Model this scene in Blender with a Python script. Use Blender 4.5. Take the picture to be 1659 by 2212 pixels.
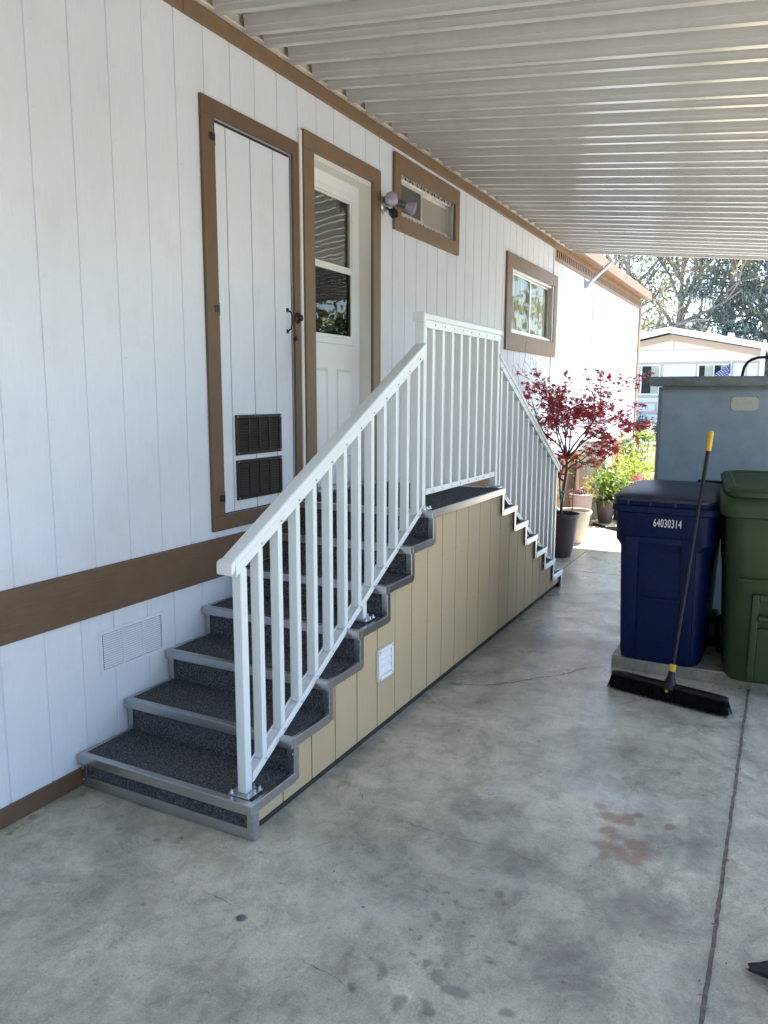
import bpy, bmesh, math, random
import numpy as np
from mathutils import Vector, Matrix

scene = bpy.context.scene
for o in list(bpy.data.objects):
    bpy.data.objects.remove(o)
COL = scene.collection

# ------------------------------------------------------------------ camera
YAW, PITCH, ROLL = math.radians(27.578), math.radians(8.608), math.radians(0.151)
CAM = Vector((2.692, 0.0, 1.729))
fw = Vector((-math.sin(YAW) * math.cos(PITCH), math.cos(YAW) * math.cos(PITCH), -math.sin(PITCH)))
rt = Vector((math.cos(YAW), math.sin(YAW), 0))
up = rt.cross(fw)
rt2 = math.cos(ROLL) * rt + math.sin(ROLL) * up
up2 = -math.sin(ROLL) * rt + math.cos(ROLL) * up
cam_data = bpy.data.cameras.new('camera')
cam = bpy.data.objects.new('camera', cam_data)
COL.objects.link(cam)
m3 = Matrix((rt2, up2, -fw)).transposed()
cam.matrix_world = Matrix.Translation(CAM) @ m3.to_4x4()
cam_data.sensor_fit = 'HORIZONTAL'
cam_data.angle = 2 * math.atan(829.5 / 1657.6)
cam_data.clip_start = 0.05
cam_data.clip_end = 1500
scene.camera = cam

# ------------------------------------------------------------------ sky, sun, exposure
SUN = Vector((0.62, 1.25, 2.6)).normalized()
world = bpy.data.worlds.new('World')
scene.world = world
world.use_nodes = True
wn = world.node_tree.nodes
wl = world.node_tree.links
bg = wn['Background']
sky = wn.new('ShaderNodeTexSky')
sky.sky_type = 'NISHITA'
sky.sun_disc = False
sky.sun_elevation = math.asin(SUN.z)
sky.sun_rotation = math.atan2(SUN.x, SUN.y)
sky.air_density = 1.0
sky.dust_density = 0.4
wl.new(sky.outputs[0], bg.inputs[0])
bg.inputs[1].default_value = 0.15
sd = bpy.data.lights.new('sun', 'SUN')
sd.energy = 4.6
sd.angle = math.radians(0.55)
sd.color = (1.0, 0.95, 0.87)
so = bpy.data.objects.new('sun', sd)
COL.objects.link(so)
so.rotation_euler = (-SUN).to_track_quat('-Z', 'Y').to_euler()
scene.view_settings.view_transform = 'Standard'
scene.view_settings.look = 'None'
scene.view_settings.gamma = 1.0
scene.view_settings.use_curve_mapping = False
scene.view_settings.exposure = 2.25
try:
    scene.cycles.max_bounces = 7
    scene.cycles.diffuse_bounces = 4
    scene.cycles.glossy_bounces = 3
    scene.cycles.transmission_bounces = 3
    scene.cycles.transparent_max_bounces = 6
    scene.cycles.caustics_reflective = False
    scene.cycles.caustics_refractive = False
    scene.cycles.sample_clamp_indirect = 8
    scene.cycles.use_denoising = True
except Exception:
    pass


# ------------------------------------------------------------------ materials
def mat(name, col, rough=0.6, var=0.08, vscale=6.0, stretch=(1, 1, 1), bump=0.0, bscale=60.0, bstretch=(1, 1, 1),
        metal=0.0, spec=0.5, dirt=0.0, dscale=2.0, dcol=(0.2, 0.17, 0.13), rvar=0.0, fine=0.0, fscale=200.0, coat=0.0, trans=0.0):
    m = bpy.data.materials.new(name)
    m.use_nodes = True
    nt = m.node_tree
    N, L = nt.nodes, nt.links
    b = N['Principled BSDF']
    b.inputs['Roughness'].default_value = rough
    b.inputs['Metallic'].default_value = metal
    b.inputs['Specular IOR Level'].default_value = spec
    if coat:
        b.inputs['Coat Weight'].default_value = coat
    geo = N.new('ShaderNodeNewGeometry')

    def noise(scale, st, detail=5.0):
        mp = N.new('ShaderNodeMapping')
        mp.inputs['Scale'].default_value = st
        L.new(geo.outputs['Position'], mp.inputs[0])
        n = N.new('ShaderNodeTexNoise')
        n.inputs['Scale'].default_value = scale
        n.inputs['Detail'].default_value = detail
        n.inputs['Roughness'].default_value = 0.6
        L.new(mp.outputs[0], n.inputs['Vector'])
        return n.outputs['Fac']

    def rng(fac, lo, hi, a=0.3, c=0.7):
        r = N.new('ShaderNodeMapRange')
        r.inputs['From Min'].default_value = a
        r.inputs['From Max'].default_value = c
        r.inputs['To Min'].default_value = lo
        r.inputs['To Max'].default_value = hi
        L.new(fac, r.inputs[0])
        return r.outputs[0]

    base = N.new('ShaderNodeRGB')
    base.outputs[0].default_value = (*col, 1)
    cur = base.outputs[0]
    if var:
        v = rng(noise(vscale, stretch), 1 - var, 1 + var)
        mx = N.new('ShaderNodeVectorMath')
        mx.operation = 'SCALE'
        L.new(cur, mx.inputs[0])
        L.new(v, mx.inputs['Scale'])
        cur = mx.outputs[0]
    if fine:
        v = rng(noise(fscale, (1, 1, 1), 2.0), 1 - fine, 1 + fine)
        mx = N.new('ShaderNodeVectorMath')
        mx.operation = 'SCALE'
        L.new(cur, mx.inputs[0])
        L.new(v, mx.inputs['Scale'])
        cur = mx.outputs[0]
    if dirt:
        d = rng(noise(dscale, (1, 1, 1), 8.0), 0, dirt, 0.52, 0.72)
        mx = N.new('ShaderNodeMix')
        mx.data_type = 'RGBA'
        L.new(d, mx.inputs[0])
        L.new(cur, mx.inputs[6])
        mx.inputs[7].default_value = (*dcol, 1)
        cur = mx.outputs[2]
    L.new(cur, b.inputs['Base Color'])
    if rvar:
        L.new(rng(noise(vscale * 1.7, (1, 1, 1)), rough - rvar, rough + rvar), b.inputs['Roughness'])
    if bump:
        bp = N.new('ShaderNodeBump')
        bp.inputs['Strength'].default_value = bump
        bp.inputs['Distance'].default_value = 0.004
        L.new(noise(bscale, bstretch, 4.0), bp.inputs['Height'])
        L.new(bp.outputs[0], b.inputs['Normal'])
    if trans:
        # thin leaves let light through
        t = N.new('ShaderNodeBsdfTranslucent')
        L.new(cur, t.inputs[0])
        ms = N.new('ShaderNodeMixShader')
        ms.inputs[0].default_value = trans
        L.new(b.outputs[0], ms.inputs[1])
        L.new(t.outputs[0], ms.inputs[2])
        L.new(ms.outputs[0], N['Material Output'].inputs[0])
    return m


def glass_mat(name, tint=(0.9, 0.93, 0.92), boost=1.6, base=0.03):
    m = bpy.data.materials.new(name)
    m.use_nodes = True
    N, L = m.node_tree.nodes, m.node_tree.links
    N.remove(N['Principled BSDF'])
    tr = N.new('ShaderNodeBsdfTransparent')
    tr.inputs[0].default_value = (*tint, 1)
    gl = N.new('ShaderNodeBsdfGlossy')
    gl.inputs['Roughness'].default_value = 0.015
    ig = N.new('ShaderNodeNewGeometry')
    dt = N.new('ShaderNodeVectorMath')
    dt.operation = 'DOT_PRODUCT'
    L.new(ig.outputs['Incoming'], dt.inputs[0])
    L.new(ig.outputs['Normal'], dt.inputs[1])
    ab = N.new('ShaderNodeMath')
    ab.operation = 'ABSOLUTE'
    L.new(dt.outputs['Value'], ab.inputs[0])
    om = N.new('ShaderNodeMath')
    om.operation = 'SUBTRACT'
    om.inputs[0].default_value = 1.0
    L.new(ab.outputs[0], om.inputs[1])
    fr = N.new('ShaderNodeMath')
    fr.operation = 'POWER'
    L.new(om.outputs[0], fr.inputs[0])
    fr.inputs[1].default_value = 5.0
    ma = N.new('ShaderNodeMath')
    ma.operation = 'MULTIPLY_ADD'
    ma.inputs[1].default_value = boost
    ma.inputs[2].default_value = base
    ma.use_clamp = True
    L.new(fr.outputs[0], ma.inputs[0])
    # a slight waviness of the pane
    tn = N.new('ShaderNodeTexNoise')
    tn.inputs['Scale'].default_value = 3.0
    bp = N.new('ShaderNodeBump')
    bp.inputs['Strength'].default_value = 0.25
    bp.inputs['Distance'].default_value = 0.006
    ge = N.new('ShaderNodeNewGeometry')
    L.new(ge.outputs['Position'], tn.inputs['Vector'])
    L.new(tn.outputs['Fac'], bp.inputs['Height'])
    L.new(bp.outputs[0], gl.inputs['Normal'])
    mx = N.new('ShaderNodeMixShader')
    L.new(ma.outputs[0], mx.inputs[0])
    L.new(tr.outputs[0], mx.inputs[1])
    L.new(gl.outputs[0], mx.inputs[2])
    L.new(mx.outputs[0], N['Material Output'].inputs[0])
    return m


def siding_mat(name, col, grain=0.35):
    """painted, embossed plywood siding: vertical wood grain in relief, faint grime"""
    m = mat(name, col, rough=0.62, var=0.035, vscale=2.2, stretch=(1, 1, 0.5), bump=0, dirt=0.16, dscale=4.2, dcol=(0.46, 0.44, 0.42))
    N, L = m.node_tree.nodes, m.node_tree.links
    b = N['Principled BSDF']
    geo = N.new('ShaderNodeNewGeometry')
    mp = N.new('ShaderNodeMapping')
    mp.inputs['Scale'].default_value = (1, 1, 0.055)
    L.new(geo.outputs['Position'], mp.inputs[0])
    n1 = N.new('ShaderNodeTexNoise')
    n1.inputs['Scale'].default_value = 85
    n1.inputs['Detail'].default_value = 3
    n1.inputs['Distortion'].default_value = 1.2
    L.new(mp.outputs[0], n1.inputs['Vector'])
    mp2 = N.new('ShaderNodeMapping')
    mp2.inputs['Scale'].default_value = (1, 0.15, 1)
    L.new(geo.outputs['Position'], mp2.inputs[0])
    n2 = N.new('ShaderNodeTexNoise')
    n2.inputs['Scale'].default_value = 150
    n2.inputs['Detail'].default_value = 2
    L.new(mp2.outputs[0], n2.inputs['Vector'])
    ad = N.new('ShaderNodeMath')
    ad.operation = 'MULTIPLY_ADD'
    L.new(n2.outputs['Fac'], ad.inputs[0])
    ad.inputs[1].default_value = 0.45
    L.new(n1.outputs['Fac'], ad.inputs[2])
    bp = N.new('ShaderNodeBump')
    bp.inputs['Strength'].default_value = grain
    bp.inputs['Distance'].default_value = 0.004
    L.new(ad.outputs[0], bp.inputs['Height'])
    L.new(bp.outputs[0], b.inputs['Normal'])
    # relief shading of the grain painted into the colour: hollows slightly darker
    src = b.inputs['Base Color'].links[0].from_socket
    mr = N.new('ShaderNodeMapRange')
    mr.inputs['From Min'].default_value = 0.40
    mr.inputs['From Max'].default_value = 0.95
    mr.inputs['To Min'].default_value = 0.972
    mr.inputs['To Max'].default_value = 1.02
    L.new(ad.outputs[0], mr.inputs[0])
    sc_ = N.new('ShaderNodeVectorMath')
    sc_.operation = 'SCALE'
    L.new(src, sc_.inputs[0])
    L.new(mr.outputs[0], sc_.inputs['Scale'])
    L.new(sc_.outputs[0], b.inputs['Base Color'])
    return m


def carpet_mat():
    m = bpy.data.materials.new('carpet')
    m.use_nodes = True
    N, L = m.node_tree.nodes, m.node_tree.links
    b = N['Principled BSDF']
    b.inputs['Roughness'].default_value = 0.95
    b.inputs['Specular IOR Level'].default_value = 0.1
    geo = N.new('ShaderNodeNewGeometry')
    mp = N.new('ShaderNodeMapping')
    mp.inputs['Rotation'].default_value = (0, 0, math.radians(32))
    mp.inputs['Scale'].default_value = (1.5, .62, .8)
    L.new(geo.outputs['Position'], mp.inputs[0])
    v = N.new('ShaderNodeTexVoronoi')
    v.inputs['Scale'].default_value = 105
    L.new(mp.outputs[0], v.inputs['Vector'])
    n = N.new('ShaderNodeTexNoise')
    n.inputs['Scale'].default_value = 130
    n.inputs['Detail'].default_value = 3
    L.new(geo.outputs['Position'], n.inputs['Vector'])
    r = N.new('ShaderNodeValToRGB')
    e = r.color_ramp.elements
    e[0].position, e[0].color = 0.36, (0.062, 0.064, 0.072, 1)
    e[1].position, e[1].color = 0.68, (0.235, 0.235, 0.24, 1)
    L.new(n.outputs['Fac'], r.inputs[0])
    mx = N.new('ShaderNodeMix')
    mx.data_type = 'RGBA'
    mx.blend_type = 'MULTIPLY'
    mx.inputs[0].default_value = 0.85
    L.new(r.outputs[0], mx.inputs[6])
    r2 = N.new('ShaderNodeValToRGB')
    e = r2.color_ramp.elements
    e[0].position, e[0].color = 0.15, (1, 1, 1, 1)
    e[1].position, e[1].color = 0.65, (0.42, 0.42, 0.45, 1)
    L.new(v.outputs['Distance'], r2.inputs[0])
    L.new(r2.outputs[0], mx.inputs[7])
    L.new(mx.outputs[2], b.inputs['Base Color'])
    bp = N.new('ShaderNodeBump')
    bp.inputs['Strength'].default_value = 0.9
    bp.inputs['Distance'].default_value = 0.006
    bp.invert = True
    L.new(v.outputs['Distance'], bp.inputs['Height'])
    L.new(bp.outputs[0], b.inputs['Normal'])
    return m


def concrete_mat():
    """grey slab; the point colours 'stain' carry the shapes of oil, paint and lime stains"""
    m = bpy.data.materials.new('concrete')
    m.use_nodes = True
    N, L = m.node_tree.nodes, m.node_tree.links
    b = N['Principled BSDF']
    b.inputs['Specular IOR Level'].default_value = 0.7
    geo = N.new('ShaderNodeNewGeometry')

    def noise(scale, detail=8, rough=0.6, dist=0.0, st=(1, 1, 1)):
        mp = N.new('ShaderNodeMapping')
        mp.inputs['Scale'].default_value = st
        L.new(geo.outputs['Position'], mp.inputs[0])
        n = N.new('ShaderNodeTexNoise')
        n.inputs['Scale'].default_value = scale
        n.inputs['Detail'].default_value = detail
        n.inputs['Roughness'].default_value = rough
        n.inputs['Distortion'].default_value = dist
        L.new(mp.outputs[0], n.inputs['Vector'])
        return n.outputs['Fac']

    def ramp(fac, stops):
        r = N.new('ShaderNodeValToRGB')
        e = r.color_ramp.elements
        while len(e) < len(stops):
            e.new(0.5)
        for q, (ps, c) in zip(e, stops):
            q.position = ps
            q.color = (*c, 1)
        L.new(fac, r.inputs[0])
        return r.outputs[0]

    def mix(fac, a, c, mode='MIX'):
        x = N.new('ShaderNodeMix')
        x.data_type = 'RGBA'
        x.blend_type = mode
        if isinstance(fac, float):
            x.inputs[0].default_value = fac
        else:
            L.new(fac, x.inputs[0])
        for sck, v in ((x.inputs[6], a), (x.inputs[7], c)):
            if isinstance(v, tuple):
                sck.default_value = (*v, 1)
            else:
                L.new(v, sck)
        return x.outputs[2]

    def mth(op, a, c):
        x = N.new('ShaderNodeMath')
        x.operation = op
        x.use_clamp = True
        for sck, v in ((x.inputs[0], a), (x.inputs[1], c)):
            if isinstance(v, float):
                sck.default_value = v
            else:
                L.new(v, sck)
        return x.outputs[0]

    g = lambda v: (v, v, v * 0.975)
    c = ramp(noise(1.5, 10, 0.62, 0.6), [(0.30, (0.335, 0.304, 0.262)), (0.45, (0.485, 0.438, 0.374)), (0.57, (0.60, 0.538, 0.456)), (0.72, (0.665, 0.594, 0.502))])
    c = mix(0.8, c, ramp(noise(7, 9, 0.72, 1.2, (1, .6, 1)), [(0.3, g(0.66)), (0.5, g(1.0)), (0.75, g(1.16))]), 'MULTIPLY')
    c = mix(0.8, c, ramp(noise(150, 5, 0.75), [(0.3, g(0.66)), (0.7, g(1.25))]), 'MULTIPLY')
    # dappled damp patches with ragged edges, then small dark specks
    c = mix(0.9, c, ramp(noise(5.5, 12, 0.78, 0.4), [(0.38, g(0.70)), (0.47, g(0.84)), (0.52, g(1.0)), (0.63, g(1.06))]), 'MULTIPLY')
    c = mix(0.8, c, ramp(noise(23, 10, 0.75, 0.3), [(0.36, g(0.78)), (0.45, g(0.96)), (0.60, g(1.0)), (0.72, g(1.12))]), 'MULTIPLY')
    c = mix(0.9, c, ramp(noise(75, 3, 0.6), [(0.26, g(0.55)), (0.34, g(1.0)), (0.68, g(1.0)), (0.76, g(1.2))]), 'MULTIPLY')
    # warm rusty tint in places
    c = mix(ramp(noise(2.3, 4), [(0.55, (0, 0, 0)), (0.78, (0.4, 0.4, 0.4))]), c, (0.40, 0.35, 0.275))
    at = N.new('ShaderNodeAttribute')
    at.attribute_name = 'stain'
    sp = N.new('ShaderNodeSeparateColor')
    L.new(at.outputs['Color'], sp.inputs[0])
    edge = noise(34, 6, 0.65)

    def crisp(ch, lo, hi, amt):
        s = N.new('ShaderNodeMath')
        s.operation = 'MULTIPLY_ADD'
        L.new(edge, s.inputs[0])
        s.inputs[1].default_value = 0.55
        L.new(ch, s.inputs[2])
        r = N.new('ShaderNodeMapRange')
        r.inputs['From Min'].default_value = lo
        r.inputs['From Max'].default_value = hi
        r.inputs['To Max'].default_value = amt
        L.new(s.outputs[0], r.inputs[0])
        return r.outputs[0]

    c = mix(crisp(sp.outputs[0], 0.50, 1.25, 0.80), c, (0.13, 0.127, 0.118))
    c = mix(crisp(at.outputs['Alpha'], 0.80, 1.14, 0.56), c, (0.10, 0.098, 0.092))
    c = mix(crisp(sp.outputs[1], 0.66, 1.08, 0.55), c, (0.24, 0.110, 0.075))
    c = mix(crisp(sp.outputs[2], 0.55, 1.2, 0.6), c, (0.60, 0.595, 0.57))
    L.new(c, b.inputs['Base Color'])
    rr = N.new('ShaderNodeMapRange')
    L.new(noise(3.5, 6, 0.6, 0.5), rr.inputs[0])
    rr.inputs['From Min'].default_value = 0.3
    rr.inputs['From Max'].default_value = 0.7
    rr.inputs['To Min'].default_value = 0.20
    rr.inputs['To Max'].default_value = 0.44
    L.new(rr.outputs[0], b.inputs['Roughness'])
    bp = N.new('ShaderNodeBump')
    bp.inputs['Strength'].default_value = 0.22
    bp.inputs['Distance'].default_value = 0.004
    L.new(noise(60, 8, 0.7), bp.inputs['Height'])
    L.new(bp.outputs[0], b.inputs['Normal'])
    return m


M = {}
M['siding'] = siding_mat('white_siding', (0.68, 0.715, 0.785), 0.24)
M['skirt'] = siding_mat('white_skirting', (0.72, 0.75, 0.80), 0.55)
M['casing'] = mat('casing_paint', (0.19, 0.122, 0.068), 0.55, 0.08, 9, (1, 1, 1), 0.5, 90, (1, 0.1, 1), dirt=0.15, dscale=5, dcol=(0.12, 0.075, 0.045))
M['casing_v'] = mat('casing_paint_upright', (0.19, 0.122, 0.068), 0.55, 0.08, 9, (1, 1, 1), 0.5, 90, (1, 1, 0.1), dirt=0.15, dscale=5, dcol=(0.12, 0.075, 0.045))
M['tan_nail'] = mat('rusty_nail', (0.26, 0.19, 0.11), 0.7, 0.3, 40)
M['plug'] = mat('grey_cap', (0.13, 0.135, 0.15), 0.6, 0.3, 90)
M['nail'] = mat('painted_nail', (0.62, 0.61, 0.60), 0.5, 0.15, 40)
M['brown'] = mat('brown_trim', (0.135, 0.080, 0.045), 0.6, 0.10, 9, (1, 1, 1), 0.65, 90, (1, 0.08, 1), dirt=0.18, dscale=5, dcol=(0.085, 0.052, 0.032))
M['brown_v'] = mat('brown_trim_upright', (0.140, 0.084, 0.048), 0.6, 0.10, 9, (1, 1, 1), 0.65, 90, (1, 1, 0.08), dirt=0.18, dscale=5, dcol=(0.085, 0.052, 0.032))
M['brown_skirt'] = siding_mat('brown_skirting', (0.25, 0.155, 0.095), 0.3)
M['white'] = mat('white_paint', (0.80, 0.80, 0.79), 0.42, 0.03, 4)
M['door'] = mat('white_door', (0.78, 0.79, 0.80), 0.35, 0.02, 4)
M['jamb'] = mat('jamb_paint', (0.74, 0.735, 0.71), 0.45, 0.03, 4)
M['rail'] = mat('white_powder_coat', (0.76, 0.79, 0.785), 0.32, 0.025, 5, fine=0.01)
M['alum'] = mat('aluminium_nosing', (0.52, 0.52, 0.53), 0.30, 0.07, 60, (0.02, 0.02, 2), 0.04, 160, (0.02, 0.02, 2), metal=1.0)
M['steel'] = mat('zinc_bolt', (0.62, 0.63, 0.66), 0.28, 0.1, 40, metal=1.0)
M['winalum'] = mat('window_aluminium', (0.62, 0.60, 0.58), 0.42, 0.1, 20, metal=0.85)
M['carpet'] = carpet_mat()
M['tan'] = siding_mat('tan_siding', (0.50, 0.378, 0.228), 0.35)
M['darkwood_shade'] = mat('dark_wood_and_shade', (0.035, 0.028, 0.022), 0.85, 0.3, 10)  # also stands in for shade inside and under the stairs
M['concrete'] = concrete_mat()
M['crack'] = mat('crack_dirt', (0.065, 0.058, 0.05), 0.95, 0.4, 30)
M['roofpan'] = mat('roof_pan_paint', (0.50, 0.50, 0.50), 0.18, 0.03, 3, (1, 6, 1), dirt=0.22, dscale=9, dcol=(0.32, 0.31, 0.29), spec=1.0)
M['ledger'] = mat('ledger_paint', (0.70, 0.66, 0.60), 0.5, 0.08, 12, dirt=0.3, dscale=9, dcol=(0.35, 0.27, 0.2))
M['joint'] = mat('joint_dirt', (0.15, 0.12, 0.095), 0.95, 0.4, 25)
M['black'] = mat('black_plastic', (0.010, 0.010, 0.011), 0.42, 0.15, 20, spec=0.25)
M['bag'] = mat('black_bag', (0.012, 0.013, 0.018), 0.28, 0.2, 30)
M['bristle'] = mat('black_bristle', (0.005, 0.005, 0.0055), 0.8, 0.3, 80, spec=.15)
M['yellow'] = mat('yellow_plastic', (0.60, 0.36, 0.02), 0.45, 0.08, 25)
M['blue'] = mat('blue_plastic', (0.0010, 0.0066, 0.048), 0.48, spec=0.22, var=0.12, vscale=9, bump=0.06, bscale=160, dirt=0.16, dscale=38, dcol=(0.05, 0.06, 0.10), rvar=0.06)
M['bluelid'] = mat('blue_lid_plastic', (0.014, 0.018, 0.046), 0.40, 0.12, 9, bump=0.06, bscale=160, dirt=0.3, dscale=6, dcol=(0.09, 0.085, 0.08))
M['green'] = mat('green_plastic', (0.022, 0.040, 0.012), 0.5, spec=0.35, var=0.10, vscale=8, bump=0.08, bscale=160, dirt=0.25, dscale=7, dcol=(0.06, 0.075, 0.05))
M['shed'] = mat('grey_painted_board', (0.225, 0.285, 0.335), 0.6, 0.10, 5, bump=0.25, bscale=40, dirt=0.25, dscale=7, dcol=(0.10, 0.12, 0.13))
M['shedlid'] = mat('weathered_lid', (0.15, 0.172, 0.182), 0.6, 0.22, 14, (0.4, 1, 2), dirt=0.45, dscale=9, dcol=(0.03, 0.035, 0.035))
M['plate'] = mat('stencilled_plate', (0.42, 0.42, 0.36), 0.5, 0.12, 60, metal=0.3, dirt=0.4, dscale=30, dcol=(0.28, 0.30, 0.27))
M['ink'] = mat('white_stencil', (0.78, 0.78, 0.78), 0.6, 0.05, 60)
M['pot_brown'] = mat('brown_pot', (0.060, 0.040, 0.045), 0.42, 0.08, 9)
M['pot_cream'] = mat('cream_pot', (0.62, 0.54, 0.40), 0.55, 0.06, 9)
M['pot_mauve'] = mat('mauve_pot', (0.33, 0.24, 0.25), 0.55, 0.08, 9)
M['soil'] = mat('soil', (0.035, 0.026, 0.02), 0.95, 0.4, 40, bump=0.8, bscale=60)
M['bark'] = mat('bark', (0.25, 0.21, 0.185), 0.9, 0.3, 18, (1, 1, 0.3), 0.7, 30, (1, 1, 0.2))  # lightened to stand in for haze on the distant trees
M['bark2'] = mat('young_bark', (0.085, 0.065, 0.055), 0.85, 0.25, 40)
M['maple'] = mat('maple_leaf', (0.42, 0.036, 0.056), 0.5, 0.45, 9, trans=0.45)
M['yleaf'] = mat('golden_leaf', (0.42, 0.33, 0.07), 0.55, 0.35, 9, trans=0.4)
M['gleaf'] = mat('shrub_leaf', (0.20, 0.30, 0.06), 0.5, 0.4, 10, trans=0.35)
M['lime'] = mat('lime_leaf', (0.33, 0.40, 0.07), 0.5, 0.35, 8, trans=0.4)
M['dleaf'] = mat('dark_leaf', (0.040, 0.085, 0.030), 0.5, 0.4, 10, trans=0.25)
M['bluebush'] = mat('blue_spruce_leaf', (0.055, 0.085, 0.095), 0.6, 0.35, 8)
M['pink'] = mat('pink_petal', (0.72, 0.08, 0.36), 0.55, 0.25, 20, trans=0.35)
M['conifer'] = mat('conifer_needles', (0.19, 0.22, 0.185), 0.65, 0.5, 1.2, trans=0.3)  # greyed and paled, distance haze put into the needle colour
M['oakleaf'] = mat('sparse_spring_leaf', (0.24, 0.25, 0.07), 0.6, 0.4, 2, trans=0.4)
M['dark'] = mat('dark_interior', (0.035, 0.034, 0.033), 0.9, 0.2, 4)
M['curtain'] = mat('curtain_cloth', (0.80, 0.76, 0.66), 0.85, 0.06, 3, trans=0.25)
M['blind'] = mat('window_blind', (0.74, 0.71, 0.66), 0.6, 0.04, 3)
M['screen'] = mat('insect_screen', (0.085, 0.078, 0.070), 0.7, 0.12, 8)
M['glass'] = glass_mat('window_glass', boost=0.25, base=0.03)
M['doorglass'] = glass_mat('door_glass', boost=1.0, base=0.16)
M['screenglass'] = glass_mat('screened_glass', tint=(0.55, 0.56, 0.56), boost=0.3, base=0.05)
M['frosted'] = mat('frosted_glass', (0.32, 0.305, 0.27), 0.28, 0.03, 4)
M['bronze'] = mat('dark_bronze', (0.035, 0.026, 0.020), 0.38, 0.2, 30, metal=0.6)
M['grille'] = mat('brown_grille', (0.020, 0.010, 0.009), 0.45, 0.1, 30)
M['lens'] = mat('floodlight_lens', (0.30, 0.27, 0.36), 0.15, 0.04, 30, coat=0.5)
M['lampdark'] = mat('lamp_holder', (0.05, 0.06, 0.055), 0.45, 0.1, 30)
M['galv'] = mat('galvanised', (0.50, 0.52, 0.56), 0.4, 0.12, 20, metal=0.9)
M['cream_wall'] = mat('neighbour_wall', (0.70, 0.655, 0.56), 0.7, 0.03, 1)
M['pale_wall'] = mat('neighbour_panel', (0.66, 0.68, 0.72), 0.7, 0.03, 1)
M['pinktrim'] = mat('neighbour_trim', (0.50, 0.40, 0.33), 0.65, 0.04, 2)
M['roofwhite'] = mat('neighbour_roof', (0.78, 0.78, 0.80), 0.5, 0.04, 2)
M['wallwhite'] = mat('garden_wall_paint', (0.66, 0.66, 0.67), 0.75, 0.06, 3, bump=0.3, bscale=50)
M['walltop'] = mat('garden_wall_cap', (0.16, 0.17, 0.18), 0.8, 0.2, 6)
M['brick'] = mat('red_brick', (0.36, 0.15, 0.10), 0.85, 0.2, 8)
M['gravel'] = mat('pale_gravel', (0.46, 0.40, 0.30), 0.95, 0.25, 30, bump=0.8, bscale=40, fine=0.25, fscale=35)
M['earth'] = mat('dry_ground', (0.31, 0.30, 0.275), 0.95, 0.3, 0.8, bump=0.5, bscale=20)
M['hose'] = mat('blue_hose', (0.09, 0.17, 0.36), 0.45, 0.1, 20)
M['hosegreen'] = mat('teal_hose', (0.02, 0.11, 0.13), 0.45, 0.1, 20)
M['copper'] = mat('copper_pipe', (0.50, 0.27, 0.18), 0.5, 0.15, 20, metal=0.4)
M['cabinet'] = mat('utility_cabinet_paint', (0.62, 0.61, 0.58), 0.5, 0.05, 6)
M['conduit'] = mat('corrugated_conduit', (0.55, 0.49, 0.34), 0.5, 0.06, 20)
M['teal'] = mat('teal_ribbon', (0.02, 0.42, 0.36), 0.6, 0.1, 20)
M['flagblue'] = mat('flag_blue', (0.05, 0.07, 0.20), 0.8, 0.1, 4)
M['deadleaf'] = mat('dead_leaf', (0.22, 0.13, 0.07), 0.8, 0.3, 40)
M['asphalt'] = mat('asphalt', (0.055, 0.055, 0.056), 0.9, 0.2, 3, bump=0.4, bscale=80)


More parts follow.
